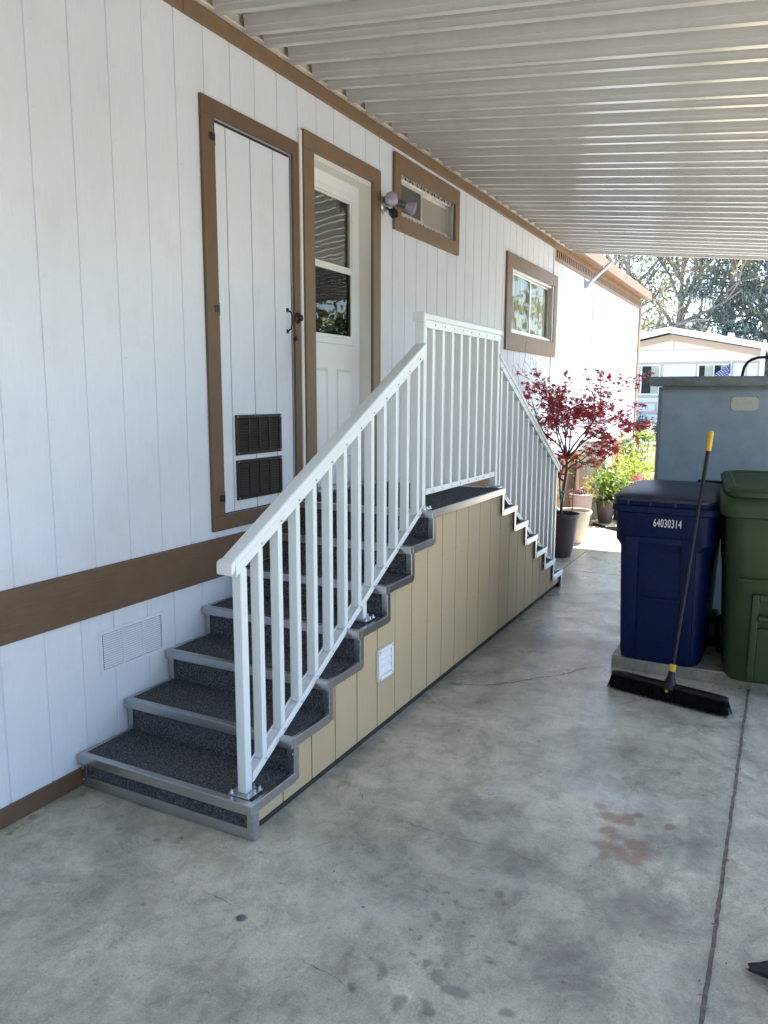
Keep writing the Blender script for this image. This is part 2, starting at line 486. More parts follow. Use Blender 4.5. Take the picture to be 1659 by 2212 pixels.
# ------------------------------------------------------------------ mesh helpers
class MB:
    def __init__(s):
        s.v, s.f = [], []

    def add(s, vs, fs):
        n = len(s.v)
        s.v.extend([tuple(map(float, q)) for q in vs])
        s.f.extend([tuple(i + n for i in q) for q in fs])
        return s

    def box(s, x0, x1, y0, y1, z0, z1):
        return s.add([(x0, y0, z0), (x1, y0, z0), (x1, y1, z0), (x0, y1, z0), (x0, y0, z1), (x1, y0, z1), (x1, y1, z1), (x0, y1, z1)],
                     [(0, 3, 2, 1), (4, 5, 6, 7), (0, 1, 5, 4), (1, 2, 6, 5), (2, 3, 7, 6), (3, 0, 4, 7)])

    def prism(s, poly, a, b, axis=0):
        """polygon of the two other axes (in x,y,z order) extruded along axis from a to b"""
        n = len(poly)

        def P(q, t):
            q = list(q)
            q.insert(axis, t)
            return q
        vs = [P(q, a) for q in poly] + [P(q, b) for q in poly]
        fs = [tuple(range(n))[::-1], tuple(range(n, 2 * n))]
        fs += [(i, (i + 1) % n, (i + 1) % n + n, i + n) for i in range(n)]
        return s.add(vs, fs)

    def tube(s, path, rad, n=8, cap=True):
        path = [Vector(q) for q in path]
        if not hasattr(rad, '__len__'):
            rad = [rad] * len(path)
        rings = []
        prev = None
        for i, q in enumerate(path):
            t = (path[min(i + 1, len(path) - 1)] - path[max(i - 1, 0)])
            if t.length < 1e-9:
                t = Vector((0, 0, 1))
            t.normalize()
            if prev is None:
                ref = Vector((0, 0, 1)) if abs(t.z) < 0.9 else Vector((1, 0, 0))
                a = t.cross(ref).normalized()
            else:
                a = (prev - t * prev.dot(t))
                a = a.normalized() if a.length > 1e-6 else t.orthogonal().normalized()
            prev = a
            b = t.cross(a)
            rings.append([q + (a * math.cos(2 * math.pi * k / n) + b * math.sin(2 * math.pi * k / n)) * rad[i] for k in range(n)])
        vs = [q for r in rings for q in r]
        fs = []
        for i in range(len(path) - 1):
            for k in range(n):
                fs.append((i * n + k, i * n + (k + 1) % n, (i + 1) * n + (k + 1) % n, (i + 1) * n + k))
        if cap:
            fs.append(tuple(range(n))[::-1])
            fs.append(tuple(range((len(path) - 1) * n, len(path) * n)))
        return s.add(vs, fs)

    def lathe(s, prof, c=(0, 0, 0), n=28, cap0=True, cap1=False):
        vs = []
        for r, z in prof:
            for k in range(n):
                a = 2 * math.pi * k / n
                vs.append((c[0] + r * math.cos(a), c[1] + r * math.sin(a), c[2] + z))
        fs = []
        for i in range(len(prof) - 1):
            for k in range(n):
                fs.append((i * n + k, i * n + (k + 1) % n, (i + 1) * n + (k + 1) % n, (i + 1) * n + k))
        if cap0:
            fs.append(tuple(range(n))[::-1])
        if cap1:
            fs.append(tuple(range((len(prof) - 1) * n, len(prof) * n)))
        return s.add(vs, fs)

    def loft(s, rings, cap=True):
        n = len(rings[0])
        vs = [q for r in rings for q in r]
        fs = []
        for i in range(len(rings) - 1):
            for k in range(n):
                fs.append((i * n + k, i * n + (k + 1) % n, (i + 1) * n + (k + 1) % n, (i + 1) * n + k))
        if cap:
            fs.append(tuple(range(n))[::-1])
            fs.append(tuple(range((len(rings) - 1) * n, len(rings) * n)))
        return s.add(vs, fs)

    def mesh(s, name, material, bevel=0.0, seg=1, smooth=None, off=(0, 0, 0), fix=True):
        me = bpy.data.meshes.new(name)
        vs = [(a - off[0], b - off[1], c - off[2]) for a, b, c in s.v]
        me.from_pydata(vs, [], s.f)
        if bevel or fix:
            bm = bmesh.new()
            bm.from_mesh(me)
            if fix:
                bmesh.ops.recalc_face_normals(bm, faces=bm.faces)
            if bevel:
                ed = [e for e in bm.edges if len(e.link_faces) == 2 and e.calc_face_angle(0) > 0.5]
                bmesh.ops.bevel(bm, geom=ed, offset=bevel, segments=seg, affect='EDGES', profile=0.6, clamp_overlap=True)
            bm.to_mesh(me)
            bm.free()
        if smooth is None:
            smooth = 30 if bevel else 0
        if smooth:
            me.polygons.foreach_set('use_smooth', [True] * len(me.polygons))
            me.set_sharp_from_angle(angle=math.radians(smooth))
        me.materials.append(material)
        return me


def leafset(template, pts, size, rs, material, name, tilt=0.6, jitter=0.3, droop=0.0):
    """many copies of one small leaf face set, as one mesh"""
    tv, tf = template
    tv = np.array(tv, float)
    n = len(pts)
    pts = np.array(pts, float)
    az = rs.uniform(0, 2 * np.pi, n)
    ti = rs.normal(0, tilt, n) + droop
    ro = rs.normal(0, tilt * 0.7, n)
    sc = size * (1 + rs.uniform(-jitter, jitter, n))
    ca, sa, ct, st, cr, sr = np.cos(az), np.sin(az), np.cos(ti), np.sin(ti), np.cos(ro), np.sin(ro)
    o, l = np.ones(n), np.zeros(n)
    Rz = np.array([[ca, -sa, l], [sa, ca, l], [l, l, o]]).transpose(2, 0, 1)
    Ry = np.array([[ct, l, st], [l, o, l], [-st, l, ct]]).transpose(2, 0, 1)
    Rx = np.array([[o, l, l], [l, cr, -sr], [l, sr, cr]]).transpose(2, 0, 1)
    R = Rz @ Ry @ Rx
    V = np.einsum('nij,kj->nki', R, tv) * sc[:, None, None] + pts[:, None, :]
    V = V.reshape(-1, 3)
    nf = len(tf[0])
    F = (np.array(tf)[None] + (np.arange(n) * len(tv))[:, None, None]).reshape(-1, nf)
    me = bpy.data.meshes.new(name)
    me.vertices.add(len(V))
    me.vertices.foreach_set('co', V.ravel())
    me.loops.add(F.size)
    me.loops.foreach_set('vertex_index', F.ravel().astype(np.int32))
    me.polygons.add(len(F))
    me.polygons.foreach_set('loop_start', (np.arange(len(F)) * nf).astype(np.int32))
    me.update(calc_edges=True)
    me.validate()
    me.materials.append(material)
    return me


def link(name, me, parent=None, kind=None, loc=None):
    o = bpy.data.objects.new(name, me)
    COL.objects.link(o)
    if parent is not None:
        o.parent = parent
    if kind:
        o['kind'] = kind
    if loc is not None:
        o.location = loc
    return o


ORG = {}


def thing(name, label, cat, loc=(0, 0, 0), rz=0.0, group=None):
    o = bpy.data.objects.new(name, None)
    o.empty_display_size = 0.2
    COL.objects.link(o)
    o.location = loc
    o.rotation_euler = (0, 0, rz)
    o['label'] = label
    o['category'] = cat
    if group:
        o['group'] = group
    ORG[o.name] = tuple(loc)
    return o


def part(root, name, mb, material, parent=None, world=True, bevel=0.0, seg=1, smooth=None, kind=None, label=None, fix=True):
    off = ORG[root.name] if world else (0, 0, 0)
    me = mb.mesh(name, material, bevel, seg, smooth, off, fix)
    o = link(name, me, parent or root, kind)
    if label:
        o['label'] = label
    return o


def meshpart(root, name, me, parent=None, kind=None):
    """mesh whose coordinates are already relative to the thing's base"""
    return link(name, me, parent or root, kind)


def pivot(root, name, parent=None):
    """an empty that holds the pieces of one part"""
    o = bpy.data.objects.new(name, None)
    o.empty_display_size = 0.1
    COL.objects.link(o)
    o.parent = parent or root
    return o


def structure(name, mb, material, **k):
    me = mb.mesh(name, material, **k)
    return link(name, me, None, 'structure')


def B(*a):
    return MB().box(*a)


def cut(rect, holes):
    """rectangle (y0,y1,z0,z1) minus rectangles -> list of rectangles"""
    out = [rect]
    for h in holes:
        nxt = []
        for (a, b, c, d) in out:
            if h[0] >= b or h[1] <= a or h[2] >= d or h[3] <= c:
                nxt.append((a, b, c, d))
                continue
            if h[0] > a:
                nxt.append((a, h[0], c, d))
            if h[1] < b:
                nxt.append((h[1], b, c, d))
            lo, hi = max(a, h[0]), min(b, h[1])
            if h[2] > c:
                nxt.append((lo, hi, c, h[2]))
            if h[3] < d:
                nxt.append((lo, hi, h[3], d))
        out = nxt
    return out


RS = np.random.RandomState(7)
random.seed(5)


def vnoise(X, Y, cell, seed):
    r = np.random.RandomState(seed)
    T = r.rand(256, 256)
    gx, gy = X / cell, Y / cell
    ix, iy = np.floor(gx).astype(int), np.floor(gy).astype(int)
    fx, fy = gx - ix, gy - iy
    fx, fy = fx * fx * (3 - 2 * fx), fy * fy * (3 - 2 * fy)
    t = lambda a, b: T[a % 256, b % 256]
    return (t(ix, iy) * (1 - fx) + t(ix + 1, iy) * fx) * (1 - fy) + (t(ix, iy + 1) * (1 - fx) + t(ix + 1, iy + 1) * fx) * fy


# ================================================================== the setting
structure('ground', MB().add([(-400, -400, -0.06), (400, -400, -0.06), (400, 600, -0.06), (-400, 600, -0.06)], [(0, 1, 2, 3)]), M['earth'], fix=False)

DROPS = [(1.7, 2.25), (1.76, 2.28), (1.81, 2.26), (1.77, 2.22), (1.77, 2.16), (1.77, 2.12), (1.84, 2.19), (1.71, 2.06), (1.76, 2.04), (1.76, 2.03), (1.78, 1.98), (1.83, 1.96), (1.91, 2.12), (1.99, 2.07), (1.99, 2.04), (2.03, 2.16), (1.86, 2.36), (1.92, 2.36), (1.9, 1.97), (1.9, 1.91), (1.74, 1.87), (1.74, 1.84), (1.67, 1.76), (1.81, 1.77), (1.9, 1.8), (2.02, 1.94), (1.94, 1.88), (1.68, 1.88), (2.11, 1.87), (1.78, 2.44), (2.2, 2.63), (1.04, 2.18), (1.22, 2.07), (1.03, 3.33), (0.95, 3.14), (1.18, 2.6)]
BIG = {11: .026, 19: .030, 20: .022, 23: .032, 26: .034, 16: .02, 17: .022, 24: .022, 4: .02, 28: .028}
LEFT = [(0.04, 1.95, .02), (0.06, 1.82, .012), (0.05, 1.86, .009), (0.05, 1.89, .009), (0.07, 2.17, .014), (0.42, 2.05, .013), (0.28, 1.93, .007), (0.61, 2.06, .012), (0.85, 1.75, .008), (1.19, 1.85, .018)]
RED = [(2.12, 3.13, .03), (2.17, 3.06, .035), (2.17, 2.97, .035), (2.21, 2.92, .03), (2.22, 3.07, .035), (2.27, 3.12, .03), (2.19, 2.84, .045), (2.18, 2.77, .03), (2.25, 2.81, .045), (2.3, 2.9, .04), (2.33, 2.84, .04), (2.3, 2.79, .045), (2.38, 3.10, .02)]
DARK = [(1.83, 2.58, .22, .10, .62), (1.65, 2.88, .16, .12, .5), (2.19, 2.12, .20, .14, .62), (2.08, 2.28, .14, .10, .45), (2.40, 2.99, .20, .16, .60), (1.37, 3.04, .16, .12, .35), (2.36, 2.56, .20, .2, .55), (2.03, 2.98, .14, .1, .4), (1.84, 1.73, .16, .08, .5), (2.5, 2.93, .09, .4, .5), (2.0, 3.75, .25, .25, .32), (1.5, 2.62, .25, .05, .4), (0.3, 2.0, .2, .12, .3), (2.3, 3.5, .2, .16, .36), (1.2, 1.4, .3, .2, .35)]
PALE = [(2.15, 3.25, .3, .10, .6), (1.3, 5.6, .25, .35, .75), (1.5, 5.1, .2, .2, .5), (2.48, 2.15, .05, .25, .35), (1.95, 2.45, .3, .05, .45), (1.55, 2.2, .3, .3, .4)]


def slab(name, xs, ys, z, stain=True, edge=None):
    X, Y = np.meshgrid(xs, ys)
    nx, ny = len(xs), len(ys)
    R = np.zeros_like(X)
    D = np.zeros_like(X)
    G = np.zeros_like(X)
    Bc = np.zeros_like(X)
    if stain:
        wx = X + (vnoise(X, Y, .06, 1) - .5) * .05
        wy = Y + (vnoise(X, Y, .06, 2) - .5) * .05
        for i, (a, b) in enumerate(DROPS):
            r = BIG.get(i, .010 + .005 * ((i * 37) % 10) / 10) * .80
            d = np.hypot(wx - a, wy - b) / r
            D = np.maximum(D, np.clip(1.25 - .5 * d, 0, 1))
        for a, b, r in LEFT:
            d = np.hypot(X - a, (Y - b)) / r
            D = np.maximum(D, np.clip(1.25 - .5 * d, 0, 1))
        rs = np.random.RandomState(3)
        for _ in range(130):
            a, b, r = rs.uniform(0.95, 2.58), rs.uniform(1.2, 6), rs.uniform(.004, .016)
            D = np.maximum(D, np.clip(1.1 - .5 * np.hypot(wx - a, wy - b) / r, 0, rs.uniform(.5, .8)))
        rag = vnoise(X, Y, .16, 4) * .5 + vnoise(X, Y, .05, 5) * .3 + vnoise(X, Y, .02, 6) * .2
        for a, b, rx, ry, s in DARK:
            d = np.hypot((X - a) / rx, (Y - b) / ry)
            R = np.maximum(R, np.clip(1.35 - .75 * d, 0, 1) * s * (.10 + 1.7 * rag))
        for a, b, r in RED:
            G = np.maximum(G, np.clip(1.25 - .62 * np.hypot(wx - a, wy - b) / r, 0, .85))
        for a, b, rx, ry, s in PALE:
            d = np.hypot((X - a) / rx, (Y - b) / ry)
            Bc = np.maximum(Bc, np.clip(1.3 - .8 * d, 0, 1) * s * (.5 + rag))
        # a broad grime strip along the expansion joint
        R = np.maximum(R, np.clip(1 - np.abs(X - 2.58) / .16, 0, 1) * .5 * (.3 + rag))
    Zc = np.full_like(X, z)
    Zc -= .0012 * vnoise(X, Y, .25, 8)
    XX = X.copy()
    if edge is not None:           # chipped arris along the joint
        col, amp = edge
        XX[:, col] += (vnoise(X[:, col], Y[:, col], .03, 9) - .5) * amp * .7 + (vnoise(X[:, col], Y[:, col], .2, 10) - .5) * amp * .7
        R[:, col] = np.maximum(R[:, col], .55)
    V = np.stack([XX, Y, Zc], -1).reshape(-1, 3)
    idx = np.arange(nx * ny).reshape(ny, nx)
    F = np.stack([idx[:-1, :-1], idx[:-1, 1:], idx[1:, 1:], idx[1:, :-1]], -1).reshape(-1, 4)
    # skirt down along the border
    bl = np.concatenate([idx[0, :], idx[1:, -1], idx[-1, ::-1][1:], idx[::-1, 0][1:-1]])
    low = V[bl].copy()
    low[:, 2] = z - .05
    n0 = len(V)
    V = np.concatenate([V, low])
    k = np.arange(len(bl))
    F2 = np.stack([bl[k], n0 + k, n0 + (k + 1) % len(bl), bl[(k + 1) % len(bl)]], -1)
    F = np.concatenate([F, F2])
    me = bpy.data.meshes.new(name)
    me.vertices.add(len(V))
    me.vertices.foreach_set('co', V.ravel())
    me.loops.add(F.size)
    me.loops.foreach_set('vertex_index', F.ravel().astype(np.int32))
    me.polygons.add(len(F))
    me.polygons.foreach_set('loop_start', (np.arange(len(F)) * 4).astype(np.int32))
    me.update(calc_edges=True)
    at = me.attributes.new('stain', 'FLOAT_COLOR', 'POINT')
    C4 = np.zeros((len(V), 4), np.float32)
    C4[:n0, 0], C4[:n0, 1], C4[:n0, 2], C4[:n0, 3] = R.ravel(), G.ravel(), Bc.ravel(), D.ravel()
    at.data.foreach_set('color', C4.ravel())
    me.shade_flat()
    me.materials.append(M['concrete'])
    return link(name, me, None, 'structure')


xs = np.concatenate([[-.30, -.02], np.arange(0.0, 2.580, .011), [2.592]])
ys = np.concatenate([[-9, -4, -1.5, 0, .6], np.arange(.9, 5.2, .011), np.arange(5.2, 7.55, .03), [7.555]])
drive = slab('driveway', xs, ys, 0.0, edge=(-1, .006))
xs2 = np.concatenate([[2.606], np.arange(2.62, 3.2, .02), [3.6, 4.5, 6.6]])
ys2 = np.concatenate([[-9, -4, -1.5, 0, .9], np.arange(1.2, 5.2, .025), [5.6, 6.2, 7.0, 7.555]])
slab('driveway', xs2, ys2, -0.002, edge=(0, .006))
# patio slabs beyond the stairs, each its own slab
for (a, b, c, d) in [(-.3, .775, 7.57, 8.68), (.785, 2.4, 7.57, 8.68), (2.41, 4.5, 7.57, 8.68), (-.3, .80, 8.69, 11.0), (.81, 2.4, 8.69, 11.0), (2.41, 4.5, 8.69, 11.0)]:
    slab('patio_slab', np.linspace(a, b, 6), np.linspace(c, d, 6), -0.001 if a > 0 else 0.0, stain=False)
structure('joint_filler', B(-.3, 6.6, -9, 11, -.055, -.0040), M['joint'])
structure('gravel_yard', MB().add([(-9, 11, -.012), (12, 11, -.012), (12, 19.1, -.012), (-9, 19.1, -.012)], [(0, 1, 2, 3)]), M['gravel'], fix=False)
structure('neighbour_ground', B(-60, 60, 19.22, 90, -.05, .60), M['earth'])
structure('road', B(-60, 60, -18, -9.05, -.05, -.02), M['asphalt'])

# cracks: thin dirt-filled lines in the slab
CR = [
    [(1.1, 2.79), (1.16, 2.73), (1.24, 2.67), (1.33, 2.64), (1.41, 2.63), (1.49, 2.63), (1.59, 2.61), (1.71, 2.62), (1.82, 2.63), (1.93, 2.62), (2.02, 2.62)],
    [(0.2, 1.93), (.5, 1.96), (.7, 1.93), (0.96, 1.91), (1.09, 1.89), (1.2, 1.89), (1.31, 1.87), (1.4, 1.81), (1.5, 1.78), (1.59, 1.77), (1.67, 1.75), (1.75, 1.74), (1.85, 1.66)],
    [(.95, 4.12), (1.14, 4.19), (1.24, 4.26), (1.36, 4.38), (1.42, 4.47), (1.51, 4.55), (1.57, 4.65), (1.66, 4.81), (1.78, 4.92)],
    [(1.0, 4.0), (1.09, 3.84), (1.18, 3.75), (1.25, 3.69)],
    [(2.594, 1.2), (2.594, 1.6), (2.595, 2.2), (2.594, 3.0), (2.595, 3.8), (2.594, 4.8)],
    [(2.3, 3.95), (2.42, 3.86), (2.5, 3.74), (2.57, 3.70)],
]
for ci, pl in enumerate(CR):
    rs = np.random.RandomState(20 + ci)
    pts = []
    for a, b in zip(pl[:-1], pl[1:]):
        n = max(2, int(math.hypot(b[0] - a[0], b[1] - a[1]) / .012))
        for k in range(n):
            t = k / n
            pts.append((a[0] + (b[0] - a[0]) * t, a[1] + (b[1] - a[1]) * t))
    pts.append(pl[-1])
    w0 = [.0009, .0006, .0030, .0006, .0015, .0007][ci]
    vs, fs = [], []
    jx = jy = 0
    for i, q in enumerate(pts):
        jx = jx * .75 + rs.normal(0, .0028)
        jy = jy * .75 + rs.normal(0, .0028)
        w = w0 * rs.uniform(.3, 1.6) * (1 if ci in (2, 4) else max(.12, .5 + .9 * math.sin(i * .23 + ci) * math.sin(i * .071))) * min(1, i / 6 + .1, (len(pts) - 1 - i) / 6 + .1)
        a, b = pts[max(i - 1, 0)], pts[min(i + 1, len(pts) - 1)]
        t = Vector((b[0] - a[0], b[1] - a[1])).normalized()
        zc_ = -.003 if ci == 4 else .0022      # the fifth runs inside the expansion joint
        vs += [(q[0] + jx - t.y * w, q[1] + jy + t.x * w, zc_), (q[0] + jx + t.y * w, q[1] + jy - t.x * w, zc_)]
    for i in range(len(pts) - 1):
        fs.append((2 * i, 2 * i + 1, 2 * i + 3, 2 * i + 2))
    o = link('crack', MB().add(vs, fs).mesh('crack', M['joint' if ci == 4 else 'crack'], fix=False), drive)

# ================================================================== mobile home
HOME_Y0, HOME_Y1, SEAM = -4.0, 15.9, 9.65
home = thing('mobile_home', 'long white mobile home with grooved siding and brown trim beside the stairs', 'mobile home', (0, 5, 0))
H_DOOR = (4.18, 4.945, 1.06, 3.20)
H_CLOSET = (3.259, 3.957, 1.083, 3.122)
H_SLIT = (5.378, 6.432, 3.06, 3.362)
H_BIG = (8.02, 9.66, 2.40, 3.07)
HOLES = [H_DOOR, H_CLOSET, H_SLIT, H_BIG]
core = MB()
for r in cut((HOME_Y0, HOME_Y1, 0.0, 3.68), HOLES):
    core.box(-.13, -.0050, *r)
part(home, 'wall_core', core, M['siding'])
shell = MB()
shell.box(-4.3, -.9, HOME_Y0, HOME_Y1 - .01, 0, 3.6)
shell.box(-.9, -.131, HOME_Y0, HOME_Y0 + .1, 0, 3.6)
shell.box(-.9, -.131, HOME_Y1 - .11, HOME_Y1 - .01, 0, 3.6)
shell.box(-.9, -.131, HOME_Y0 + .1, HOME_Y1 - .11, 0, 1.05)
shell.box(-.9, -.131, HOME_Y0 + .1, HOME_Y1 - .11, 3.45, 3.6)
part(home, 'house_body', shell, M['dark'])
part(home, 'roof', MB().prism([(-4.5, 3.69), (.06, 3.69), (.06, 3.74), (-2.2, 4.05), (-4.5, 3.74)], HOME_Y0, HOME_Y1 + .12, 1), M['roofwhite'])
# siding boards, one by one
ge = [2.168 + .2073 * k for k in range(-30, 70)]
gv = .0052
for a, b in zip(ge[:-1], ge[1:]):
    if b < HOME_Y0 or a > HOME_Y1:
        continue
    a, b = max(a, HOME_Y0), min(b, HOME_Y1)
    for (lo, hi, top) in ([(a, b, 3.60)] if b <= SEAM else [(a, b, 3.44)] if a >= SEAM else [(a, SEAM - .004, 3.60), (SEAM + .004, b, 3.44)]):
        if hi - lo < .02:
            continue
        z0 = .955 if hi <= SEAM else .945
        a_, b_ = lo + gv, hi - gv
        polys = [[(a_, z0), (b_, z0), (b_, top), (a_, top)]]
        for h in HOLES:
            if h[0] < b_ and h[1] > a_:
                if h[0] <= a_ + .004 and h[1] >= b_ - .004:
                    polys = [[(a_, z0), (b_, z0), (b_, h[2]), (a_, h[2])], [(a_, h[3]), (b_, h[3]), (b_, top), (a_, top)]]
                elif h[0] > a_ + .004:
                    polys = [[(a_, z0), (b_, z0), (b_, h[2]), (h[0], h[2]), (h[0], h[3]), (b_, h[3]), (b_, top), (a_, top)]]
                else:
                    polys = [[(a_, z0), (b_, z0), (b_, top), (a_, top), (a_, h[3]), (h[1], h[3]), (h[1], h[2]), (a_, h[2])]]
        for pg in polys:
            part(home, 'siding_board', MB().prism(pg, -.012, 0, 0), M['siding'], bevel=.0022)
# nail heads along the panel edges
nh_ = MB()
for k in range(40):
    yy = 2.168 + .2073 * (k * 2 - 20) + .03
    if yy < 1.2 or yy > 15:
        continue
    zz = 1.02
    while zz < 3.5:
        if not any(h[0] - .13 < yy < h[1] + .13 and h[2] - .12 < zz < h[3] + .12 for h in HOLES):
            jy, jz = RS.normal(0, .004), RS.normal(0, .02)
            nh_.tube([(-.001, yy + jy, zz + jz), (.0012, yy + jy, zz + jz)], .0032, 7)
        zz += .305
part(home, 'nail_heads', nh_, M['nail'], kind='stuff')
# skirting boards
sk = [1.879 + .199 * k for k in range(-30, 0)] + [1.879, 2.084, 2.274, 2.458, 2.671, 2.856, 3.073] + [3.073 + .2 * k for k in range(1, 34)]
for a, b in zip(sk[:-1], sk[1:]):
    if b < HOME_Y0 or a > SEAM:
        continue
    g = .0045 if not (abs(a - 2.856) < .01) else .0045
    part(home, 'skirting_board', B(-.0135, -.0002, max(a, HOME_Y0) + g, min(b, SEAM) - (.0025 if abs(b - 2.856) < .01 or abs(b - 2.274) < .01 else g), .075, .757), M['skirt'], bevel=.0015)
for k in range(31):
    a = SEAM + .2 * k
    part(home, 'skirting_board', B(-.0125, -.0004, a + .004, min(a + .2, HOME_Y1 - .15) - .004, .0, .94), M['brown_skirt'], bevel=.0015)
part(home, 'band_board', B(-.012, .020, HOME_Y0, SEAM, .752, .966), M['brown'], bevel=.003)
part(home, 'base_board', B(-.02, .012, HOME_Y0, 2.235, .002, .083), M['brown'], bevel=.003)
for a, b in [(HOME_Y0, -.6), (-.595, 3.05), (3.055, 6.7), (6.705, SEAM + .02)]:
    part(home, 'eave_board', B(-.005, .021, a, b, 3.528, 3.604), M['casing'], bevel=.002)
part(home, 'seam_strip', B(-.005, .012, SEAM - .02, SEAM + .02, .0, 3.525), M['siding'], bevel=.002)
# frieze vents, fascia and corner board of the far end
part(home, 'frieze_board', B(-.005, .018, SEAM + .021, HOME_Y1 - .16, 3.392, 3.436), M['brown_skirt'], bevel=.002)
part(home, 'frieze_back', B(-.011, .002, SEAM + .021, HOME_Y1 - .16, 3.437, 3.60), M['grille'])
part(home, 'frieze_board', B(-.005, .018, SEAM + .021, HOME_Y1 - .16, 3.525, 3.60), M['brown_skirt'], bevel=.002)
slat = B(0, .014, 0, .052, 3.437, 3.524).mesh('vent_slat', M['brown_skirt'], bevel=.002)
k = 0
while SEAM + .03 + k * .098 < HOME_Y1 - .24:
    o = link('vent_slat', slat, home, loc=(0, SEAM + .03 + k * .098 - 5, 0))
    k += 1
part(home, 'fascia', MB().prism([(.0, 3.60), (.15, 3.575), (.175, 3.575), (.175, 3.72), (.0, 3.76)], 10.40, HOME_Y1 + .16, 1), M['brown_skirt'], bevel=.004)
part(home, 'corner_board', B(-.012, .022, HOME_Y1 - .15, HOME_Y1 + .02, .0, 3.574), M['brown_skirt'], bevel=.003)
part(home, 'corner_board', B(-.2, -.013, HOME_Y1 + .001, HOME_Y1 + .02, .0, 3.574), M['brown_skirt'], bevel=.003)
# access panel frame on the sunlit part
for r in [(11.83, 11.90, 1.15, 3.20), (12.60, 12.67, 1.15, 3.20), (11.901, 12.599, 3.13, 3.20)]:
    part(home, 'panel_frame', B(.0005, .016, *r), M['siding'], bevel=.002)


def trim(holder, o, i, m_h, m_v, th=.020, bottom=True, head_over=True):
    """flat casing boards round an opening: outer and inner rectangles"""
    part(home, 'casing', B(.0008, th, o[0], o[1], i[3], o[3]), m_h, holder, bevel=.002)
    zb = i[2] if bottom else o[2]
    lo = o[2] if not bottom else i[2] + .0005
    part(home, 'casing', B(.0008, th, o[0], i[0], lo, i[3] - .0008), m_v, holder, bevel=.002)
    part(home, 'casing', B(.0008, th, i[1], o[1], lo, i[3] - .0008), m_v, holder, bevel=.002)
    if bottom:
        part(home, 'casing', B(.0008, th, o[0], o[1], o[2], i[2]), m_h, holder, bevel=.002)


# --- storage closet door
cl = pivot(home, 'closet_door')
trim(cl, (3.160, 4.020, 1.004, 3.204), (3.259, 3.957, 1.083, 3.122), M['brown'], M['brown_v'], .018)
part(home, 'recess', B(-.06, -.035, 3.24, 3.98, 1.06, 3.14), M['dark'], cl)
for r in [(3.2592, 3.9568, 3.1035, 3.1218), (3.2592, 3.2692, 1.0835, 3.103), (3.9448, 3.9568, 1.0835, 3.103), (3.27, 3.944, 1.0835, 1.0912)]:
    part(home, 'gap_shade', B(-.034, -.016, *r), M['dark'], cl)  # near-black strips stand in for shade in the gap round the door
cg = [3.270, 3.364, 3.572, 3.780, 3.944]
for a, b in zip(cg[:-1], cg[1:]):
    part(home, 'door_board', B(-.022, -.001, a + (.0035 if a > 3.28 else 0), b - (.0035 if b < 3.94 else 0), 1.092, 3.102), M['siding'], cl, bevel=.0015)
part(home, 'door_backing', B(-.0335, -.0225, 3.272, 3.942, 1.094, 3.10), M['siding'], cl)
for z in (1.180, 2.176, 3.02):
    part(home, 'hinge', B(.001, .006, 3.262, 3.276, z - .033, z + .033).box(.0195, .0215, 3.215, 3.258, z - .018, z + .018), M['grille'], cl, bevel=.001)
hp = [(.0, 3.902, 2.232), (.026, 3.902, 2.220), (.034, 3.902, 2.200), (.034, 3.902, 2.150), (.026, 3.902, 2.122), (.0, 3.902, 2.110)]
part(home, 'pull_handle', MB().tube(hp, .005, 8).box(-.001, .004, 3.892, 3.912, 2.222, 2.245).box(-.001, .004, 3.892, 3.912, 2.097, 2.120), M['bronze'], cl, smooth=40)
kb = MB().lathe([(.0, 0), (.034, 0), (.034, .006), (.026, .012), (.018, .016), (.018, .030), (.012, .034), (0.0001, .034)], n=24)
kb.v = [(z + .0182, 3.985 + x, 2.192 + y) for x, y, z in kb.v]
part(home, 'deadbolt', kb, M['bronze'], cl, smooth=40)
part(home, 'hasp', B(.018, .024, 3.93, 3.985, 2.060, 2.072).box(.024, .034, 3.945, 3.957, 2.055, 2.085), M['bronze'], cl)

# --- brown louvred grilles on the closet door
for (z0, z1) in [(1.400, 1.622), (1.150, 1.372)]:
    y0, y1 = 3.381, 3.808
    gr = pivot(home, 'vent_grille')
    fr = MB()
    for r in [(y0, y1, z1 - .018, z1), (y0, y1, z0, z0 + .018), (y0, y0 + .022, z0 + .0181, z1 - .0181), (y1 - .022, y1, z0 + .0181, z1 - .0181)]:
        fr.box(.0002, .011, *r)
    W = (y1 - y0 - .044)
    for q in range(1, 4):
        yc = y0 + .022 + W * q / 4
        fr.box(.0002, .010, yc - .006, yc + .006, z0 + .0181, z1 - .0181)
    part(home, 'frame', fr, M['grille'], gr, bevel=.001)
    part(home, 'backing', B(-.0005, .0015, y0 + .01, y1 - .01, z0 + .01, z1 - .01), M['dark'], gr)
    for q in range(4):
        sl = MB()
        ya, yb = y0 + .022 + W * q / 4 + .007, y0 + .022 + W * (q + 1) / 4 - .007
        for j in range(12):
            z = z0 + .024 + j * (z1 - z0 - .046) / 11.6
            sl.prism([(.0018, z + .010), (.0030, z + .011), (.0095, z + .001), (.0083, z)], ya, yb, 1)
        o = part(home, 'louvers', sl, M['grille'], gr, kind='stuff')
    sc = MB()
    for yy in (y0 + .012, y1 - .012):
        for zz in (z0 + .010, z1 - .010):
            sc.tube([(.010, yy, zz), (.0135, yy, zz)], .0045, 8)
    part(home, 'screws', sc, M['steel'], gr)

